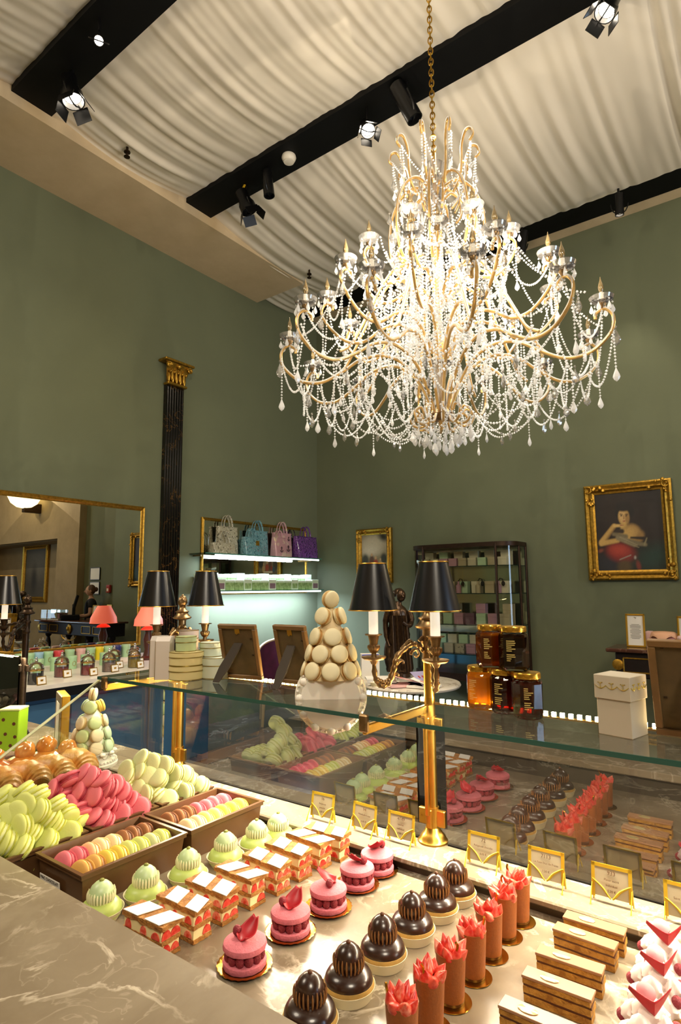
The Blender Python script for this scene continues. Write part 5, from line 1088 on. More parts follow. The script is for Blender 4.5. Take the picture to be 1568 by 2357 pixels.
# ---------------------------------------------------------------- round choux pastries (two stacked balls with piped collar)
M_CUP = mat('paper_cup', '#e3d9b4', 0.7)
def religieuse(kind, x, y, label, grp, protos={}):
    if kind in protos: return dup(protos[kind], (x, y, ZW), random.uniform(0, 6), label)
    t = thing('religieuse', label, 'pastry', (x, y, ZW), 0, grp); protos[kind] = t
    if kind == 'green': g, g2, pc, top = mat('pistachio_glaze', '#b3c46a', 0.35, spec=0.4, sss=.1), mat('pale_pistachio_glaze', '#b9cd98', 0.35), mat('ivory_butter_cream', '#e6e2b2', 0.5), mat('pistachio_nut', '#7d8030', 0.6); r0, z0, r1, h = 0.0375, 0.0185, 0.0222, 0.069
    else: g = g2 = mat('chocolate_glaze', '#2e170b', 0.28, spec=0.6, coat=0.3); pc, top = mat('mocha_butter_cream', '#8a5c30', 0.5), mat('chocolate_bead', '#5a3416', 0.4); r0, z0, r1, h = 0.0365, 0.022, 0.0212, 0.0735
    if kind == 'green': MB().lathe([(0.030, 0.0005), (0.041, 0.020), (0.040, 0.020), (0.029, 0.003), (0, 0.002)], 88, rf=lambda a, j, r, z: 1+0.018*sin(44*a)).build('paper_cup', M_CUP, t)
    else: MB().lathe([(0.0335, 0.0005), (0.0395, 0.017), (0.0385, 0.017), (0.032, 0.003), (0, 0.002)], 96, rf=lambda a, j, r, z: 1+0.016*sin(48*a)).build('paper_cup', M_CUP, t)
    if kind != 'green': MB().lathe([(0.033, 0.004), (0.038, 0.016), (0.037, 0.022), (0.03, 0.022)], 40).build('choux_base', mat('choux_crust', '#d2a95a', 0.8, var=.3), t)
    MB().lathe([(0.028, 0.008), (r0*.96, z0-.009), (r0, z0-.001), (r0*.97, z0+.005), (r0*.87, z0+.011), (r0*.68, z0+.0155), (r0*.45, z0+.0175), (0.0, z0+.018)], 40).build('body', g, t)
    hz = h-.020
    MB().lathe([(r1*.80, z0+.014), (r1, hz-.005), (r1*.97, hz+.002), (r1*.8, hz+.010), (r1*.5, hz+.016), (r1*.2, hz+.0185), (0, hz+.019)], 32).build('head', g2, t)
    b = MB()
    for k in range(26 if kind == 'green' else 22):
        a = 2*pi*k/(26 if kind == 'green' else 22); ca, sa = cos(a), sin(a); zt = hz+.002+random.uniform(-.001, .002)
        b.tube([(r1*.97*ca, r1*.97*sa, z0+.0155), (r1*1.06*ca, r1*1.06*sa, z0+.022), (r1*1.07*ca, r1*1.07*sa, zt-.004), (r1*1.04*ca, r1*1.04*sa, zt+.001)], [.0021, .0024, .0021, .0006] if kind == 'green' else [.0013, .0015, .0014, .0005], 6)
    b.build('piped_collar', pc, t)
    b = MB(); b.ball((0, 0, hz+.0195), (.005, .0042, .003) if kind == 'green' else (.0035, .0035, .0035), 10, 7); b.build('topping', top, t)
    return t
NEAR = ['nearest', 'second', 'third', 'fourth', 'fifth', 'sixth', 'seventh', 'eighth']
for k, (x, y) in enumerate(((.675, 1.058), (.760, 1.043), (.857, 1.036), (.960, 1.036), (1.048, 1.028), (1.108, 1.016))): religieuse('green', x, y, f"pistachio green cream pastry, {NEAR[k]} in its row from the near slab", 'green cream pastries in a row')
for k, (x, y) in enumerate(((.690, .572), (.778, .570), (.872, .570), (.962, .567), (1.048, .564), (1.117, .560))): religieuse('dark', x, y, f"chocolate glazed cream pastry, {NEAR[k]} in its row from the near slab", 'chocolate cream pastries in a row')

# ---------------------------------------------------------------- strawberry slices (millefeuille)
def strawmat(name, c1, c2):
    s = N(name); p = s.n('BsdfPrincipled'); p.inputs['Roughness'].default_value = 0.3; v = s.noise(120, 2.0); s.l(s.mix(s.ramp(v, [(.4, (0, 0, 0)), (.62, (1, 1, 1))]), srgb(c1), srgb(c2)), p.inputs['Base Color']); s.l(p.outputs[0], s.out.inputs[0]); MATS[name] = s.m; return s.m
M_STRAW = strawmat('strawberry_flesh', '#c9261c', '#dc5a45'); M_STRAW2 = strawmat('strawberry_cut', '#d8452f', '#e88a70')
M_PUFF = mat('puff_pastry', '#b07a34', 0.75, col2='#8a5520', vscale=90, bump=.9, bscale=140, bdist=.004); M_CUST = mat('custard_cream', '#ecd9a0', 0.5, var=.08); M_SUG = mat('icing_sugar', '#f4efe6', 0.9)
protos = {}
def slice_(x, y, label, var, rz):
    t = thing('millefeuille', label, 'pastry', (x, y, ZW), rz, 'strawberry millefeuilles in a row'); rnd = random.Random(var); W_, D_ = 0.040, 0.100
    def layer(nm, z0, z1, m, g, wob):
        b = MB(); nx, ny = 8, 18; lo = []; hi = []
        def P(i, j, zz, k): return ((i/nx-.5)*W_*g+rnd.uniform(-1, 1)*wob*(i in (0, nx)), (j/ny-.5)*D_*g+rnd.uniform(-1, 1)*wob*(j in (0, ny)), zz+rnd.uniform(-1, 1)*wob*.6)
        vs = [P(i, j, z0, 0) for j in range(ny+1) for i in range(nx+1)]+[P(i, j, z1, 1) for j in range(ny+1) for i in range(nx+1)]; n = (nx+1)*(ny+1); fs = []
        for j in range(ny):
            for i in range(nx): a = j*(nx+1)+i; fs += [(a, a+nx+1, a+nx+2, a+1), (n+a, n+a+1, n+a+nx+2, n+a+nx+1)]
        for i in range(nx): a = i; c = ny*(nx+1)+i; fs += [(a, a+1, n+a+1, n+a), (c+1, c, n+c, n+c+1)]
        for j in range(ny): a = j*(nx+1); c = a+nx; fs += [(a+nx+1, a, n+a, n+a+nx+1), (c, c+nx+1, n+c+nx+1, n+c)]
        b.add(vs, fs); return b.build(nm, m, t, smooth=True, ang=25)
    layer('pastry_layer', .0008, .007, M_PUFF, 1.0, .0008); layer('cream_layer', .007, .023, M_CUST, .95, .0006); layer('pastry_layer', .023, .029, M_PUFF, 1.0, .0009); layer('cream_layer', .029, .046, M_CUST, .95, .0006); layer('pastry_layer', .046, .0535, M_PUFF, 1.04, .0010)
    for z in (.0085, .0305):
        for (px, py, nx, ny) in ((-W_*.475, -.034, 1, 0), (-W_*.475, .0+rnd.uniform(-.01, .01), 1, 0), (-W_*.475, .036, 1, 0), (-.009, -D_*.475, 0, 1), (.010, -D_*.475, 0, 1), (W_*.475, -.03, 1, 0), (W_*.475, .02, 1, 0)):
            if rnd.random() < .12: continue
            w2 = rnd.uniform(.0075, .011); hh = rnd.uniform(.010, .0145); b = MB()
            prof = [(cos(q)*w2, max(0, sin(q))*hh) for q in [pi*k/10 for k in range(11)]]
            vs = []; fs = []; th = .0015
            for sg in (-1, 1):
                for (a, c) in prof: vs.append((px+sg*th*nx+a*ny, py+sg*th*ny+a*nx, z+c))
            n = len(prof); fs = [tuple(range(n)), tuple(range(2*n-1, n-1, -1))]+[(i, n+i, n+(i+1) % n, (i+1) % n) for i in range(n)]
            b.add(vs, fs); b.build('strawberry_slice', M_STRAW if rnd.random() < .5 else M_STRAW2, t, smooth=False)
    for (ya, yb) in ((-.050, -.018), (.002, .036)) if var % 2 else ((-.051, -.014), (.004, .041)):
        b = MB(); sk = .008*(1 if var % 3 else -1)
        b.add([(-W_*.51, ya-sk, .0545), (W_*.51, ya+sk, .0545), (W_*.51, yb+sk, .0545), (-W_*.51, yb-sk, .0545), (-W_*.51, ya-sk, .0557), (W_*.51, ya+sk, .0557), (W_*.51, yb+sk, .0557), (-W_*.51, yb-sk, .0557)], [(3, 2, 1, 0), (4, 5, 6, 7), (0, 1, 5, 4), (1, 2, 6, 5), (2, 3, 7, 6), (3, 0, 4, 7)]); b.build('sugar_stripe', M_SUG, t, smooth=False)
    return t
for k, (x, y) in enumerate(((.678, .911), (.742, .905), (.808, .907), (.876, .904), (.946, .899), (1.013, .899), (1.077, .895), (1.130, .886))):
    slice_(x, y, f"strawberry millefeuille, {NEAR[k]} in its row from the near slab", k, 0.0+random.uniform(-.05, .05))

# ---------------------------------------------------------------- raspberry macaron cakes
M_PSH = mat('rose_macaron_shell', '#d9737f', 0.75, var=.15, vscale=150, bump=.5, bscale=300, bdist=.002); M_RASP = mat('raspberry', '#8e2230', 0.55, bump=1.0, bscale=500, bdist=.003); M_PETAL = mat('red_rose_petal', '#b81020', 0.4, var=.2, vscale=40); M_GBOARD = mat('gold_cake_board', '#d39a35', 0.2, 1.0)
def rasp(b, c, r, h, ax=None):
    b.ball(c, (r, r, h), 12, 9, nf=lambda a, q: 1+.05*sin(6*a)*sin(8*q))
pro = None
for k, (x, y) in enumerate(((.735, .745), (.848, .747), (.950, .742), (1.052, .747), (1.128, .748))):
    lb = f"raspberry macaron cake with red petal, {NEAR[k]} in its row from the near slab"
    if pro is None:
        t = pro = thing('raspberry_macaron_cake', lb, 'pastry', (x, y, ZW), 0, 'raspberry macaron cakes in a row')
        MB().lathe([(0.030, .0005), (.0435, .0045), (.0445, .0052), (.0425, .0056), (.030, .002), (0, .002)], 96, rf=lambda a, j, r, z: 1+(.02*sin(24*a) if 0 < j < 4 else 0)).build('gold_board', M_GBOARD, t)
        MB().lathe([(.030, .0025), (.034, .004), (.0352, .008), (.0345, .0125), (.031, .0138), (0, .014)], 44, rf=lambda a, j, r, z: 1+.012*sin(13*a+j*2)).build('bottom_shell', M_PSH, t)
        for q in range(12):
            a = 2*pi*q/12; b = MB(); rasp(b, (.0262*cos(a), .0262*sin(a), .0215), .0073, .0098); b.build('raspberry', M_RASP, t)
        MB().lathe([(0, .014), (.02, .014), (.02, .028), (0, .028)], 20).build('cream', mat('pale_rose_cream', '#ecc9c4', .5), t)
        MB().lathe([(.031, .0285), (.0345, .030), (.0352, .0335), (.034, .038), (.028, .0415), (.016, .0435), (0, .044)], 44, rf=lambda a, j, r, z: 1+(.012*sin(15*a+j) if j < 3 else 0)).build('top_shell', M_PSH, t)
        b = MB(); rasp(b, (-.004, .014, .051), .0072, .008); b.build('raspberry', M_RASP, t)
        b = MB(); b.grid(lambda u, v: (-.014+.036*v, (u-.5)*(.012+.022*sin(pi*min(1, v*.9+.12)))-.004, .0445+.021*v**1.3+.007*(abs(u-.5)*2)**2*(1-.4*v)-.004*sin(pi*v)), 14, 14)
        pe = b.build('rose_petal', M_PETAL, t); so = pe.modifiers.new('thick', 'SOLIDIFY'); so.thickness = .0011
    else: dup(pro, (x, y, ZW), k*1.05 if k > 1 else .15, lb)

# ---------------------------------------------------------------- chocolate tubes with strawberries
M_TUBE = mat('milk_chocolate_tube', '#93501f', 0.5, var=.12, vscale=200, bump=.15, bscale=300); M_DARKCH = mat('dark_chocolate_rim', '#4b250f', .4)
pro = None
for k, (x, y) in enumerate(((.722, .444), (.790, .441), (.855, .440), (.925, .438), (.992, .438), (1.058, .438), (1.118, .436))):
    lb = f"chocolate tube of strawberries, {NEAR[k]} in its row from the near slab"
    if pro is None:
        t = pro = thing('chocolate_tube', lb, 'pastry', (x, y, ZW), 0, 'chocolate tubes in a row')
        MB().lathe([(.0285, .0005), (.029, .0012), (.0285, .002), (0, .002)], 40).build('gold_board', M_GBOARD, t)
        MB().lathe([(.0175, .0022), (.0185, .010), (.0218, .066), (.0222, .0685), (.0208, .0685), (.0200, .060), (0, .060)], 36).build('tube', M_TUBE, t)
        MB().lathe([(.0178, .0022), (.0184, .006)], 36).build('dark_foot', M_DARKCH, t)
        rnd = random.Random(9)
        for q in range(11):
            a = 2*pi*q/8+rnd.uniform(-.2, .2); rr = .0125 if q < 8 else .004; b = MB(); hh = rnd.uniform(.017, .022)
            b.M = T(rr*cos(a), rr*sin(a), .063 if q < 8 else .068) @ RZ(a+rnd.uniform(-.6, .6)) @ RY(rnd.uniform(.2, .85) if q < 8 else rnd.uniform(-.4, .5))
            b.lathe([(.005, -.004), (.0098, 0), (.0104, .005), (.0078, hh*.55), (.0032, hh*.9), (0, hh*1.1)], 12, sx=.75, sy=1); b.build('strawberry_piece', M_STRAW if q % 5 else M_STRAW2, t)
        b = MB(); b.tube([(-.012, .012, .075), (-.014, .014, .086), (-.012, .016, .090)], .002, 5); b.build('gold_leaf', M_GBOARD, t)
    else: dup(pro, (x, y, ZW), k*0.9, lb)

# ---------------------------------------------------------------- praline bars
M_BARTOP = mat('milk_chocolate_slab', '#9a7253', 0.35); M_BAR = mat('praline_layers', '#8a5c1e', 0.6, col2='#b98a3a', vscale=60, bump=.6, bscale=120); M_MED = mat('pale_gold_medallion', '#e3cf96', 0.25, .4)
pro = None
for k, (x, y) in enumerate(((.848, .312), (.930, .309), (.996, .311), (1.074, .309), (1.122, .306))):
    lb = f"chocolate bar with oval medallion, {NEAR[k]} in its row from the near slab"
    if pro is None:
        t = pro = thing('praline_bar', lb, 'pastry', (x, y, ZW), 0, 'praline bars in a row'); rnd = random.Random(2)
        for (z0, z1, m, g) in ((.0008, .010, M_BAR, 1), (.010, .013, M_DARKCH, .98), (.013, .022, M_BAR, 1), (.022, .025, M_DARKCH, .98), (.025, .032, M_BAR, 1)):
            b = MB(); b.grid(lambda u, v: (0, 0, 0), 1, 1); b = MB()
            n = 12; ring = []
            for i in range(n): ring.append((-.0125*g, -.047+.094*i/n))
            pts = [(-.0125*g+rnd.uniform(-.0006, .0006), -.047+.094*i/10) for i in range(11)]+[(.0125*g+rnd.uniform(-.0006, .0006), .047-.094*i/10) for i in range(11)]
            pts = [(px, py+rnd.uniform(-.0012, .0012) if abs(py) > .046 else py) for px, py in pts]
            b.prism(pts[::-1] if False else pts[::-1], z0, z1); b.build('praline_layer' if m is M_BAR else 'chocolate_layer', m, t, smooth=False)
        MB().box((0, 0, .0340), (.0272, .0975, .004), .0006).build('chocolate_top', M_BARTOP, t, smooth=False)
        MB().lathe([(.0105, 0), (.0108, .0008), (.010, .0014), (0, .0016)], 28, sx=.72, sy=1.25).build('medallion', M_MED, t, loc=(0, .012, .0361))
    else: dup(pro, (x, y, ZW), random.uniform(-.04, .04), lb)

# ---------------------------------------------------------------- whipped cream cakes with rose petals
M_CREAMW = mat('whipped_rose_cream', '#f0dcd3', 0.5, sss=.3); M_MACP = mat('pink_macaron_half', '#cf7f84', .6)
pro = None
for k, (x, y) in enumerate(((.828, .183), (.925, .190), (1.018, .195), (1.105, .198))):
    lb = f"whipped cream cake with red petal, {NEAR[k]} in its row from the near slab"
    if pro is None:
        t = pro = thing('cream_cake', lb, 'pastry', (x, y, ZW), 0, 'whipped cream cakes in a row')
        MB().lathe([(.036, .0005), (.037, .004), (.035, .008), (0, .009)], 36, rf=lambda a, j, r, z: 1+.015*sin(14*a)).build('pastry_base', M_PUFF, t)
        def swirl(cx, cy, cz, r, h, nm='cream_rosette'):
            MB().lathe([(r*.8, 0), (r, h*.2), (r*.95, h*.45), (r*.62, h*.75), (r*.2, h*.97), (0, h)], 40, c=(cx, cy, cz), rf=lambda a, j, r_, z: 1+.14*sin(6*a+z*260)).build(nm, M_CREAMW, t)
        for q in range(4): a = 2*pi*q/4+.5; swirl(.023*cos(a), .023*sin(a), .007, .0185, .026)
        for q in range(4): a = 2*pi*q/4+1.28; swirl(.020*cos(a), .020*sin(a), .026, .0155, .024)
        swirl(0, 0, .036, .019, .030)
        for q in range(5):
            a = 2*pi*q/5+.2; b = MB(); rasp(b, (.034*cos(a), .034*sin(a), .027), .0075, .008); b.build('raspberry', M_RASP, t)
        b = MB(); b.M = T(-.008, .0, .072) @ RZ(pi+.5) @ RY(.55); b.lathe([(0, -.003), (.011, -.002), (.012, .002), (.007, .0055), (0, .006)], 20); b.build('macaron_half', M_MACP, t)
        b = MB(); rasp(b, (-.001, -.003, .068), .0075, .008); b.build('raspberry', M_RASP, t)
        b = MB(); ax = Vector((-.85, -.52, 0)); px = Vector((.52, -.85, 0))
        def pf(u, v):
            a = (u-.5)*2; c = Vector((0, 0, .062))+ax*(.020-.012*abs(a)+.004*v)+px*(.027*a)+Vector((0, 0, -.010+.024*abs(a)**1.2+.017*v*(1.1-.75*abs(a))))
            return tuple(c)
        b.grid(pf, 16, 6); pe = b.build('rose_petal', M_PETAL, t); so = pe.modifiers.new('thick', 'SOLIDIFY'); so.thickness = .0012
    else: dup(pro, (x, y, ZW), random.uniform(-.25, .25), lb)

# ---------------------------------------------------------------- croissants and brioches beyond the end pane
t = thing('bakery_tray', 'raised dark tray carrying the croissants and brioches', 'tray', (.93, 1.86, ZW), -.05)
MB().box((0, 0, .015), (.40, .42, .03), .004).build('tray_base', M_TRAY, t, ang=20)
b = MB(); [b.box((cx, cy, .033), (sx, sy, .010)) for (cx, cy, sx, sy) in ((0, .205, .40, .01), (0, -.205, .40, .01), (.195, 0, .01, .40), (-.195, 0, .01, .40))]; b.build('tray_rim', M_TRAY, t, smooth=False)
ZB = ZW+.0305
M_CROI = mat('croissant_crust', '#c98a38', 0.35, col2='#e0aa58', vscale=70, bump=.5, bscale=90, spec=.6); M_BRIO = mat('glazed_brioche', '#b5661e', 0.16, col2='#d8923c', vscale=30, spec=.7, coat=.4)
for k, (x, y, z, rz) in enumerate(((1.030, 1.775, ZB, -1.65), (.952, 1.768, ZB, -1.55), (.880, 1.770, ZB, -1.5), (.805, 1.775, ZB, -1.6))):
    t = thing('croissant', f"golden flaky croissant, {ORD[k]} from the right of four in front of the brioches", 'croissant', (x, y, z), rz+pi, 'croissants on the counter'); t.scale = (1.15, 1.15, 1.2)
    b = MB(); n = 40; pts = [(.080*sin(q*1.15), -(.040*cos(q*1.15)-.025), .032-.006*abs(q)) for q in [-1+2*i/n for i in range(n+1)]]
    R_ = []
    for i in range(n+1):
        q = -1+2*i/n; qq = q*.8-.28*(1-q*q); base = .034*max(0, 1-abs(qq/1.05)**2.2)**.7+.006; R_.append(base*(0.90+0.13*((abs(q)*4.2) % 1)))
    b.tube(pts, R_, 14, flat=.88); b.build('crust', M_CROI, t, ang=30)
for k, (x, y, s) in enumerate(((.945, 1.935, 1.15), (1.015, 1.925, 1.2), (1.055, 1.86, 1.1), (.870, 1.945, 1.15))):
    t = thing('brioche', f"shiny glazed brioche with a top knot, {('second from left', 'third from left', 'rightmost', 'leftmost, partly cut off')[k]}", 'brioche', (x, y, ZB), k*1.1, 'brioches on the counter')
    MB().lathe([(.026*s, 0), (.036*s, .012*s), (.041*s, .030*s), (.038*s, .046*s), (.022*s, .054*s), (0, .055*s)], 40, rf=lambda a, j, r, z: 1+.05*sin(6*a+k)+.03*sin(11*a+z*200)).build('body', M_BRIO, t)
    MB().ball((.006*s, 0, .066*s), (.027*s, .025*s, .024*s), 18, 12, nf=lambda a, q: 1+.06*sin(4*a+3*q+k)).build('knot', M_BRIO, t)

# ---------------------------------------------------------------- gold price tags on the ledge
def paperish(name, col):
    s = N(name); d = s.n('BsdfDiffuse'); d.inputs[0].default_value = (*srgb(col), 1); t_ = s.n('BsdfTranslucent'); t_.inputs[0].default_value = (*srgb(col), 1); m = s.n('MixShader'); m.inputs[0].default_value = .6
    s.l(d.outputs[0], m.inputs[1]); s.l(t_.outputs[0], m.inputs[2]); s.l(m.outputs[0], s.out.inputs[0]); return s.m
M_TAGG = mat('shiny_gold_tag', '#e8c53a', .28, .45); M_CARD = paperish('ivory_card', '#f6ecd2'); M_TXT = mat('brown_ink', '#6b4a26', .7)
TAGS = [(.965, '16', ['Religieuse', 'pistache', '6,05 €']), (.840, '94', ['Millefeuille fraise', '6,00 €']), (.740, '4149', ['Ispahan', 'Individuel', '7,50 €']), (.543, '72', ['Religieuse chocolat', '6,05 €']), (.415, '7113', ['Le Petit Duc de Fraise', '7,50 €']), (.297, '933', ['Plaisir sucré', 'Individuel', '5,20 €']), (.178, '58', ['Saint Honoré rose', '7,20 €'])]
for k, (y, num, lines) in enumerate(TAGS):
    t = thing('price_tag', f"gold framed price tag lettered {lines[0]}, on the marble ledge", 'price tag', (1.210, y, ZL+.0003), FRONT_BACK-.0+random.uniform(-.05, .05), 'gold price tags on the ledge')
    w_, h = .069, .056; z0 = .008; Q = RX(-.16); fr = .0062
    def q_(b): b.M = T(0, 0, z0) @ Q; return b
    b = q_(MB()); b.box((0, 0, h-fr/2), (w_, .0012, fr)); b.box((-w_/2+fr/2, 0, h/2), (fr, .0012, h)); b.box((w_/2-fr/2, 0, h/2), (fr, .0012, h)); b.build('gold_frame', M_TAGG, t, smooth=False)
    b = q_(MB()); b.box((0, .0003, h/2), (w_-fr*1.6, .0010, h-fr*.8)); b.build('card', M_CARD, t, smooth=False)
    b = q_(MB())
    for sg in (-1, 1): b.tube(smoothpath([(sg*w_*.47, -.0012, h*.50), (sg*w_*.34, -.0014, h*.40), (sg*w_*.20, -.0014, h*.27), (sg*w_*.09, -.0014, h*.10), (sg*w_*.02, -.0014, .001)], 4), [.0016+.0016*sin(pi*i/16) for i in range(17)], 6, flat=.45)
    b.build('wavy_band', M_TAGG, t)
    for sg in (-1, 1):
        b = MB(); x = sg*w_*.485; b.add([(x, -.001, .030), (x, .007, .030), (x, -.021, .0002), (x, -.016, .0002), (x, .012, .0002), (x, .007, .0002)], [(0, 1, 4, 5), (0, 3, 2)]); o = b.build('easel_leg', M_TAGG, t, smooth=False); so = o.modifiers.new('thick', 'SOLIDIFY'); so.thickness = .0012
    P = lambda z: (0, 0, z0)
    def ln(s_, size, zz):
        p = Vector((0, -.0006, zz)); p = Q @ p; lettering(s_, size, M_TXT, t, (p.x, p.y-.0003, p.z+z0), (pi/2-.16, 0, 0))
    ln(num, .0095, h*.76)
    for i, s_ in enumerate(lines): ln(s_, .0052 if i < len(lines)-1 else .0055, h*(.55-.16*i) if len(lines) == 3 else h*(.55-.25*i))
# ---------------------------------------------------------------- crystal chandelier
def crystalmat():
    s = N('cut_crystal'); tr = s.n('BsdfTransparent'); tr.inputs[0].default_value = (1, 1, 1, 1)
    df = s.n('BsdfPrincipled'); df.inputs['Base Color'].default_value = (0.95, 0.96, 0.97, 1); df.inputs['Roughness'].default_value = 0.05; df.inputs['Specular IOR Level'].default_value = 1.0; df.inputs['Coat Weight'].default_value = 0.6; df.inputs['Coat Roughness'].default_value = 0.0
    tl = s.n('BsdfTranslucent'); tl.inputs[0].default_value = (.95, .96, .97, 1)
    m1 = s.n('MixShader'); m1.inputs[0].default_value = 0.45; s.l(df.outputs[0], m1.inputs[1]); s.l(tl.outputs[0], m1.inputs[2])
    m2 = s.n('MixShader'); m2.inputs[0].default_value = 0.85; s.l(tr.outputs[0], m2.inputs[1]); s.l(m1.outputs[0], m2.inputs[2])
    s.l(m2.outputs[0], s.out.inputs[0]); return s.m
M_CRY = crystalmat()
M_CRYC = glassy('clear_cut_glass', (0.98, 0.98, 0.97), 0.12, 1.6, dens=0.2, body=(1, .98, .95))
M_ARM = mat('gilded_chandelier_arm', '#e2b871', 0.3, 0.55, var=.2, vscale=30)
M_CHAINM = mat('gold_chain', '#b58a2c', 0.3, 1.0)
M_BULB = glassy('amber_bulb_glass', (.95, .85, .66), 0.10, 1.4, dens=0.35, body=(.50, .36, .16))
CX, CY, CB = 3.04, 1.52, 2.40
chand = thing('chandelier', 'huge crystal chandelier with gilded arms hanging on a gold chain', 'chandelier', (CX, CY, CB))
H = lambda z: z-CB
def ring_copy(o, n, ph=0.0):
    o.rotation_euler.z = ph
    for k in range(1, n):
        c = o.copy(); C.objects.link(c); c.parent = chand; c.rotation_euler = (0, 0, ph+2*pi*k/n)
        for g in o.children:
            d = g.copy(); C.objects.link(d); d.parent = c
def catenary(a, b_, sag, n=14):
    a, b_ = Vector(a), Vector(b_); return [a.lerp(b_, i/n)+Vector((0, 0, -sag*4*(i/n)*(1-i/n))) for i in range(n+1)]
def beads(b, pts, r=0.0075, step=0.0165, drop=0.0):
    P = [Vector(p) for p in pts]; d = [0]
    for i in range(1, len(P)): d.append(d[-1]+(P[i]-P[i-1]).length)
    L = d[-1]; n = max(2, int(L/step)); j = 0
    for k in range(n+1):
        s = L*k/n
        while j < len(P)-2 and d[j+1] < s: j += 1
        t_ = (s-d[j])/max(1e-9, d[j+1]-d[j]); p = P[j].lerp(P[j+1], t_); b.octa(p, r*random.uniform(.85, 1.1), r*1.0)
    if drop: pear(b, P[-1]+Vector((0, 0, -drop*.55)), drop)
    return b
def pear(b, c, L):
    b.lathe([(0, -L*.5), (L*.16, -L*.36), (L*.24, -L*.18), (L*.20, 0), (L*.09, L*.28), (L*.02, L*.48), (0, L*.5)], 6, c=tuple(c), sy=.6)
def pol(r, a, z): return (r*cos(a), r*sin(a), H(z))
# chain and stem
for k in range(38):
    z = 4.245+0.0375*k; b = MB(); b.tube([(0.0135*cos(q), 0, 0.026*sin(q)) for q in [2*pi*i/14 for i in range(14)]], 0.0042, 6, True); 
    if k == 0: link = b.mesh('chain_link', M_CHAINM)
    put('chain_link', link, chand, (0, 0, H(z)), (0, 0, (k % 2)*pi/2+.4))
MB().lathe([(0.01, H(2.5)), (0.02, H(2.55)), (0.012, H(2.75)), (0.03, H(2.95)), (0.018, H(3.1)), (0.018, H(3.6)), (0.035, H(3.72)), (0.014, H(3.9)), (0.014, H(4.25)), (0, H(4.255))], 16).build('central_stem', M_ARM, chand)
MB().lathe([(0.0, H(3.86)), (0.045, H(3.88)), (0.06, H(3.93)), (0.05, H(4.0)), (0.055, H(4.08)), (0.07, H(4.16)), (0.062, H(4.165)), (0.045, H(4.08))], 20, rf=lambda a, j, r, z: 1+.06*sin(10*a)).build('crystal_vase', M_CRYC, chand)
MB().lathe([(0.015, H(2.62)), (0.03, H(2.66)), (0.028, H(2.80)), (0.05, H(2.88)), (0.075, H(2.90)), (0.07, H(2.905))], 20, rf=lambda a, j, r, z: 1+.07*sin(10*a)).build('crystal_vase', M_CRYC, chand)
MB().lathe([(0.0, H(2.555)), (0.05, H(2.56)), (0.075, H(2.59)), (0.05, H(2.61)), (0.02, H(2.63))], 20).build('basket_hub', M_BRONZE, chand)
def arm_tube(pts, name, r=0.0085, n=6):
    p = smoothpath([(x, 0, H(z)) for x, z in pts], n); b = MB(); b.tube(p, r, 8, mi=0)
    b.tube([q+Vector((0, 0.0045, 0.007)) for q in p], r*.55, 6, mi=1); b.tube([q+Vector((0, -0.0045, 0.007)) for q in p], r*.55, 6, mi=1)
    return b.build(name, [M_ARM, M_CRY], chand)
# crown of scrolls
o = arm_tube([(.13, 3.93), (.175, 4.00), (.19, 4.10), (.195, 4.20), (.225, 4.275), (.262, 4.27), (.272, 4.225), (.25, 4.20)], 'crown_scroll', .0075); ring_copy(o, 10, .2)
# basket ribs of the top
o = arm_tube([(.06, 4.02), (.13, 4.045), (.21, 3.99), (.265, 3.88), (.285, 3.74), (.275, 3.60), (.24, 3.50), (.20, 3.46)], 'cage_rib'); ring_copy(o, 8, .35)
o = arm_tube([(.05, 3.94), (.10, 3.99), (.15, 3.95), (.16, 3.86), (.13, 3.80)], 'inner_scroll', .007); ring_copy(o, 8, .75)
# rods sweeping down to the lower ring
o = arm_tube([(.22, 3.47), (.30, 3.42), (.38, 3.30), (.46, 3.14), (.53, 3.00), (.58, 2.92), (.64, 2.88)], 'bell_rod'); ring_copy(o, 10, .1)
o = arm_tube([(.05, 2.62), (.10, 2.53), (.16, 2.53), (.18, 2.59), (.14, 2.62), (.12, 2.59)], 'basket_scroll', .007); ring_copy(o, 12, 0)
def candle_arm(pts, cup, name, n, ph):
    o = arm_tube(pts, name); cx, cz = cup; cz = H(cz)
    b = MB(); b.lathe([(.010, -.002), (.033, .005), (.055, .018), (.062, .036), (.059, .036), (.051, .021), (.030, .010), (.0, .008)], 30, c=(cx, 0, cz), rf=lambda a, j, r, z: 1+.05*sin(15*a)); b.build('bobeche', M_CRYC, o)
    MB().lathe([(.006, -.03), (.012, -.02), (.020, -.004), (.020, .004), (.012, .008)], 12, c=(cx, 0, cz)).build('cup', M_BRONZE, o)
    MB().lathe([(.0115, .006), (.011, .062), (0, .063)], 12, c=(cx, 0, cz)).build('candle', M_CANDLE, o)
    MB().lathe([(.006, .062), (.0135, .078), (.0145, .092), (.010, .112), (.004, .130), (.0015, .148), (0, .15)], 12, c=(cx, 0, cz)).build('flame_bulb', M_BULB, o)
    b = MB()
    for k in range(6):
        a = 2*pi*k/6+.3; x, y = cx+.052*cos(a), .052*sin(a); b.octa((x, y, cz+.008), .006, .007); pear(b, (x, y, cz-.028), .048)
    stuff(b.build('crystal_drops', M_CRY, o))
    ring_copy(o, n, ph); return o
NA, NB_, NC = 8, 10, 12; pA, pB, pC = .15, .28, .12
candle_arm([(.05, 3.30), (.11, 3.36), (.18, 3.40), (.26, 3.37), (.34, 3.36), (.42, 3.42), (.462, 3.50), (.445, 3.555), (.405, 3.555), (.40, 3.53)], (.432, 3.585), 'candle_arm', NA, pA)
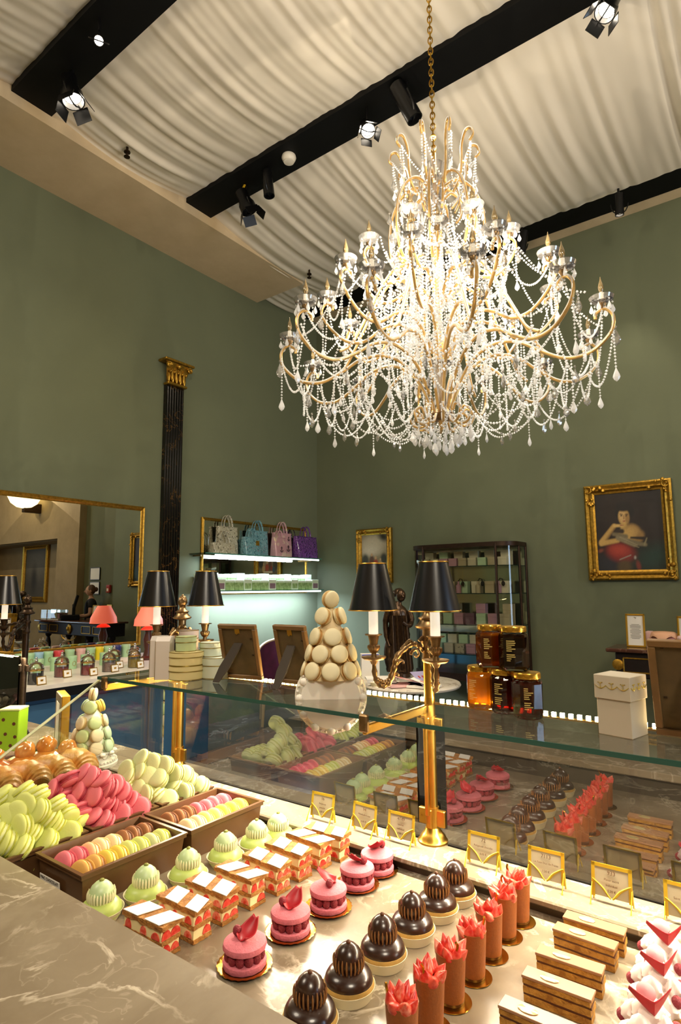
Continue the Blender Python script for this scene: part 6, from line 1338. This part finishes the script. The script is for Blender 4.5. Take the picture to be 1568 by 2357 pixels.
candle_arm([(.06, 2.95), (.13, 3.08), (.23, 3.15), (.34, 3.12), (.44, 3.05), (.54, 3.05), (.63, 3.12), (.695, 3.22), (.68, 3.285), (.635, 3.28), (.63, 3.25)], (.663, 3.315), 'candle_arm', NB_, pB)
candle_arm([(.05, 2.60), (.10, 2.74), (.19, 2.88), (.32, 2.95), (.46, 2.93), (.58, 2.85), (.70, 2.79), (.82, 2.80), (.915, 2.88), (.935, 2.965), (.90, 3.015), (.855, 3.00), (.85, 2.97)], (.885, 3.045), 'candle_arm', NC, pC)
# candle tier on the top ring
candle_arm([(.10, 3.50), (.15, 3.46), (.21, 3.47), (.26, 3.53), (.25, 3.58)], (.25, 3.605), 'candle_arm', 6, .5)
# strings of beads: each string is one part
def strings(fn, n, ph=0.0, r=.0075, step=.0165, drop=0.0, name='bead_string'):
    b = MB(); beads(b, fn, r, step, drop); o = stuff(b.build(name, M_CRY, chand, smooth=False)); ring_copy(o, n, ph); return o
def swag(r0, z0, r1, z1, da, sag, n, ph, **kw): strings(catenary(pol(r0, -da/2, z0), pol(r1, da/2, z1), sag), n, ph, **kw)
def hang(ra, z0, z1, n, ph, rb=None, **kw): strings([pol(ra, 0, z0), pol(rb if rb else ra, 0, z1)], n, ph, **kw)
hang(.252, 4.20, 4.02, 10, .2, .245, drop=.06); swag(.25, 4.20, .13, 4.02, .5, .03, 10, .5); hang(.250, 4.19, 4.05, 10, .27, .235, drop=.05)
swag(.27, 3.86, .27, 3.86, 2*pi/8, .12, 8, .74, r=.009); swag(.285, 3.72, .285, 3.72, 2*pi/8, .14, 8, .74); swag(.21, 3.98, .21, 3.98, 2*pi/8, .10, 8, .74)
for (ra, za, rb, zb, da, sg, n, ph) in ((.06, 3.85, .27, 3.50, .5, .10, 8, .1), (.20, 3.48, .06, 3.30, .6, .12, 8, .5), (.10, 3.60, .38, 3.32, .4, .14, 8, .3), (.05, 3.35, .42, 3.10, .5, .16, 10, .2), (.30, 3.44, .48, 3.08, -.3, .08, 10, .4), (.10, 3.15, .45, 2.95, .4, .14, 10, .0), (.38, 3.30, .38, 3.30, .62, .12, 10, .1), (.20, 3.10, .20, 3.10, .78, .10, 8, .3), (.28, 3.72, .12, 3.42, .3, .1, 8, .6)):
    swag(ra, za, rb, zb, da, sg, n, ph, r=.0085, step=.019)
for (r_, z0, z1, n, ph) in ((.07, 3.75, 3.05, 5, .0), (.11, 3.60, 2.90, 6, .3), (.17, 3.50, 2.85, 6, .5), (.22, 3.46, 3.0, 7, .25), (.28, 3.42, 2.95, 7, .4), (.34, 3.36, 3.0, 8, .15), (.14, 3.20, 2.75, 7, .7), (.22, 3.15, 2.78, 7, .9)):
    hang(r_, z0, z1, n, ph, r_*1.15, r=.009, step=.021, drop=.05)
hang(.11, 3.85, 3.35, 6, .33, .16, r=.0095, step=.021); hang(.23, 3.7, 3.2, 7, .1, .25, r=.0095, step=.021); hang(.15, 3.6, 3.05, 7, .0, .19, r=.0095, step=.021)
for (r_, z_, n, dz) in ((.432, 3.56, NA, .16), (.663, 3.29, NB_, .18), (.885, 3.02, NC, .22)):
    ph = {NA: pA, NB_: pB, NC: pC}[n]; swag(r_, z_, r_, z_, 2*pi/n, dz, n, ph+pi/n)
swag(.26, 3.56, .43, 3.55, .3, .10, 8, .3); swag(.43, 3.54, .66, 3.27, .28, .06, 10, .35); swag(.66, 3.27, .88, 3.00, .25, .06, 12, .2); swag(.66, 3.26, .70, 2.82, -.2, .05, 10, .3)
swag(.82, 2.79, .82, 2.79, 2*pi/12, .17, 12, pC+pi/12, r=.008); swag(.93, 2.92, .82, 2.78, .32, .17, 12, pC+.2, r=.008); swag(.70, 2.78, .70, 2.78, 2*pi/12, .20, 12, pC+pi/12, r=.008)
swag(.55, 2.82, .55, 2.82, 2*pi/10, .24, 10, .1, r=.008); swag(.40, 2.80, .62, 2.80, .5, .24, 12, .0, r=.008); swag(.18, 2.60, .48, 2.70, .45, .14, 12, .15, r=.008); swag(.17, 2.56, .17, 2.56, 2*pi/6, .09, 6, .2, r=.008)
hang(.93, 2.93, 2.70, 12, pC, drop=.075); hang(.72, 2.79, 2.56, 12, pC, drop=.07); hang(.60, 2.85, 2.66, 12, pC+.2, drop=.05)
hang(.48, 2.92, 2.70, 12, pC+.02, drop=.06); hang(.40, 2.95, 2.72, 6, pC-.06, r=.009, drop=.05); hang(.30, 2.94, 2.70, 7, pC+.12, r=.009, drop=.05)
hang(.46, 3.05, 2.85, 10, pB+.05, r=.009, drop=.05); hang(.36, 3.12, 2.90, 5, pB, r=.009, drop=.05); hang(.56, 3.05, 2.86, 10, pB-.04, drop=.06); hang(.30, 3.38, 3.10, 8, pA, r=.009, drop=.05); hang(.38, 3.36, 3.12, 8, pA+.1, drop=.05); hang(.46, 3.50, 3.30, 8, pA, drop=.06); hang(.69, 3.22, 3.02, 10, pB, drop=.07)
hang(.10, 2.56, 2.48, 10, 0, drop=.075); hang(.17, 2.55, 2.50, 12, .1, drop=.07); hang(.05, 2.56, 2.44, 5, 0, drop=.08)
# large pear crystals at the swag middles and arm ends
for (r_, z_, n, ph, L) in ((.94, 2.86, NC, pC+.02, .09), (.79, 2.615, 12, pC+pi/12, .08), (.70, 3.16, NB_, pB+.03, .08), (.47, 3.44, NA, pA+.03, .07), (.68, 2.56, 12, pC+pi/12, .075), (.25, 4.06, 10, .22, .075), (.28, 3.84, 10, .17, .07), (.53, 2.57, 10, .1, .07)):
    b = MB(); b.octa(pol(r_, 0, z_+L*.62), .008, .009); pear(b, pol(r_, 0, z_), L); o = b.build('crystal_pendant', M_CRYC, chand, smooth=False); ring_copy(o, n, ph)
bpy.context.view_layer.update()
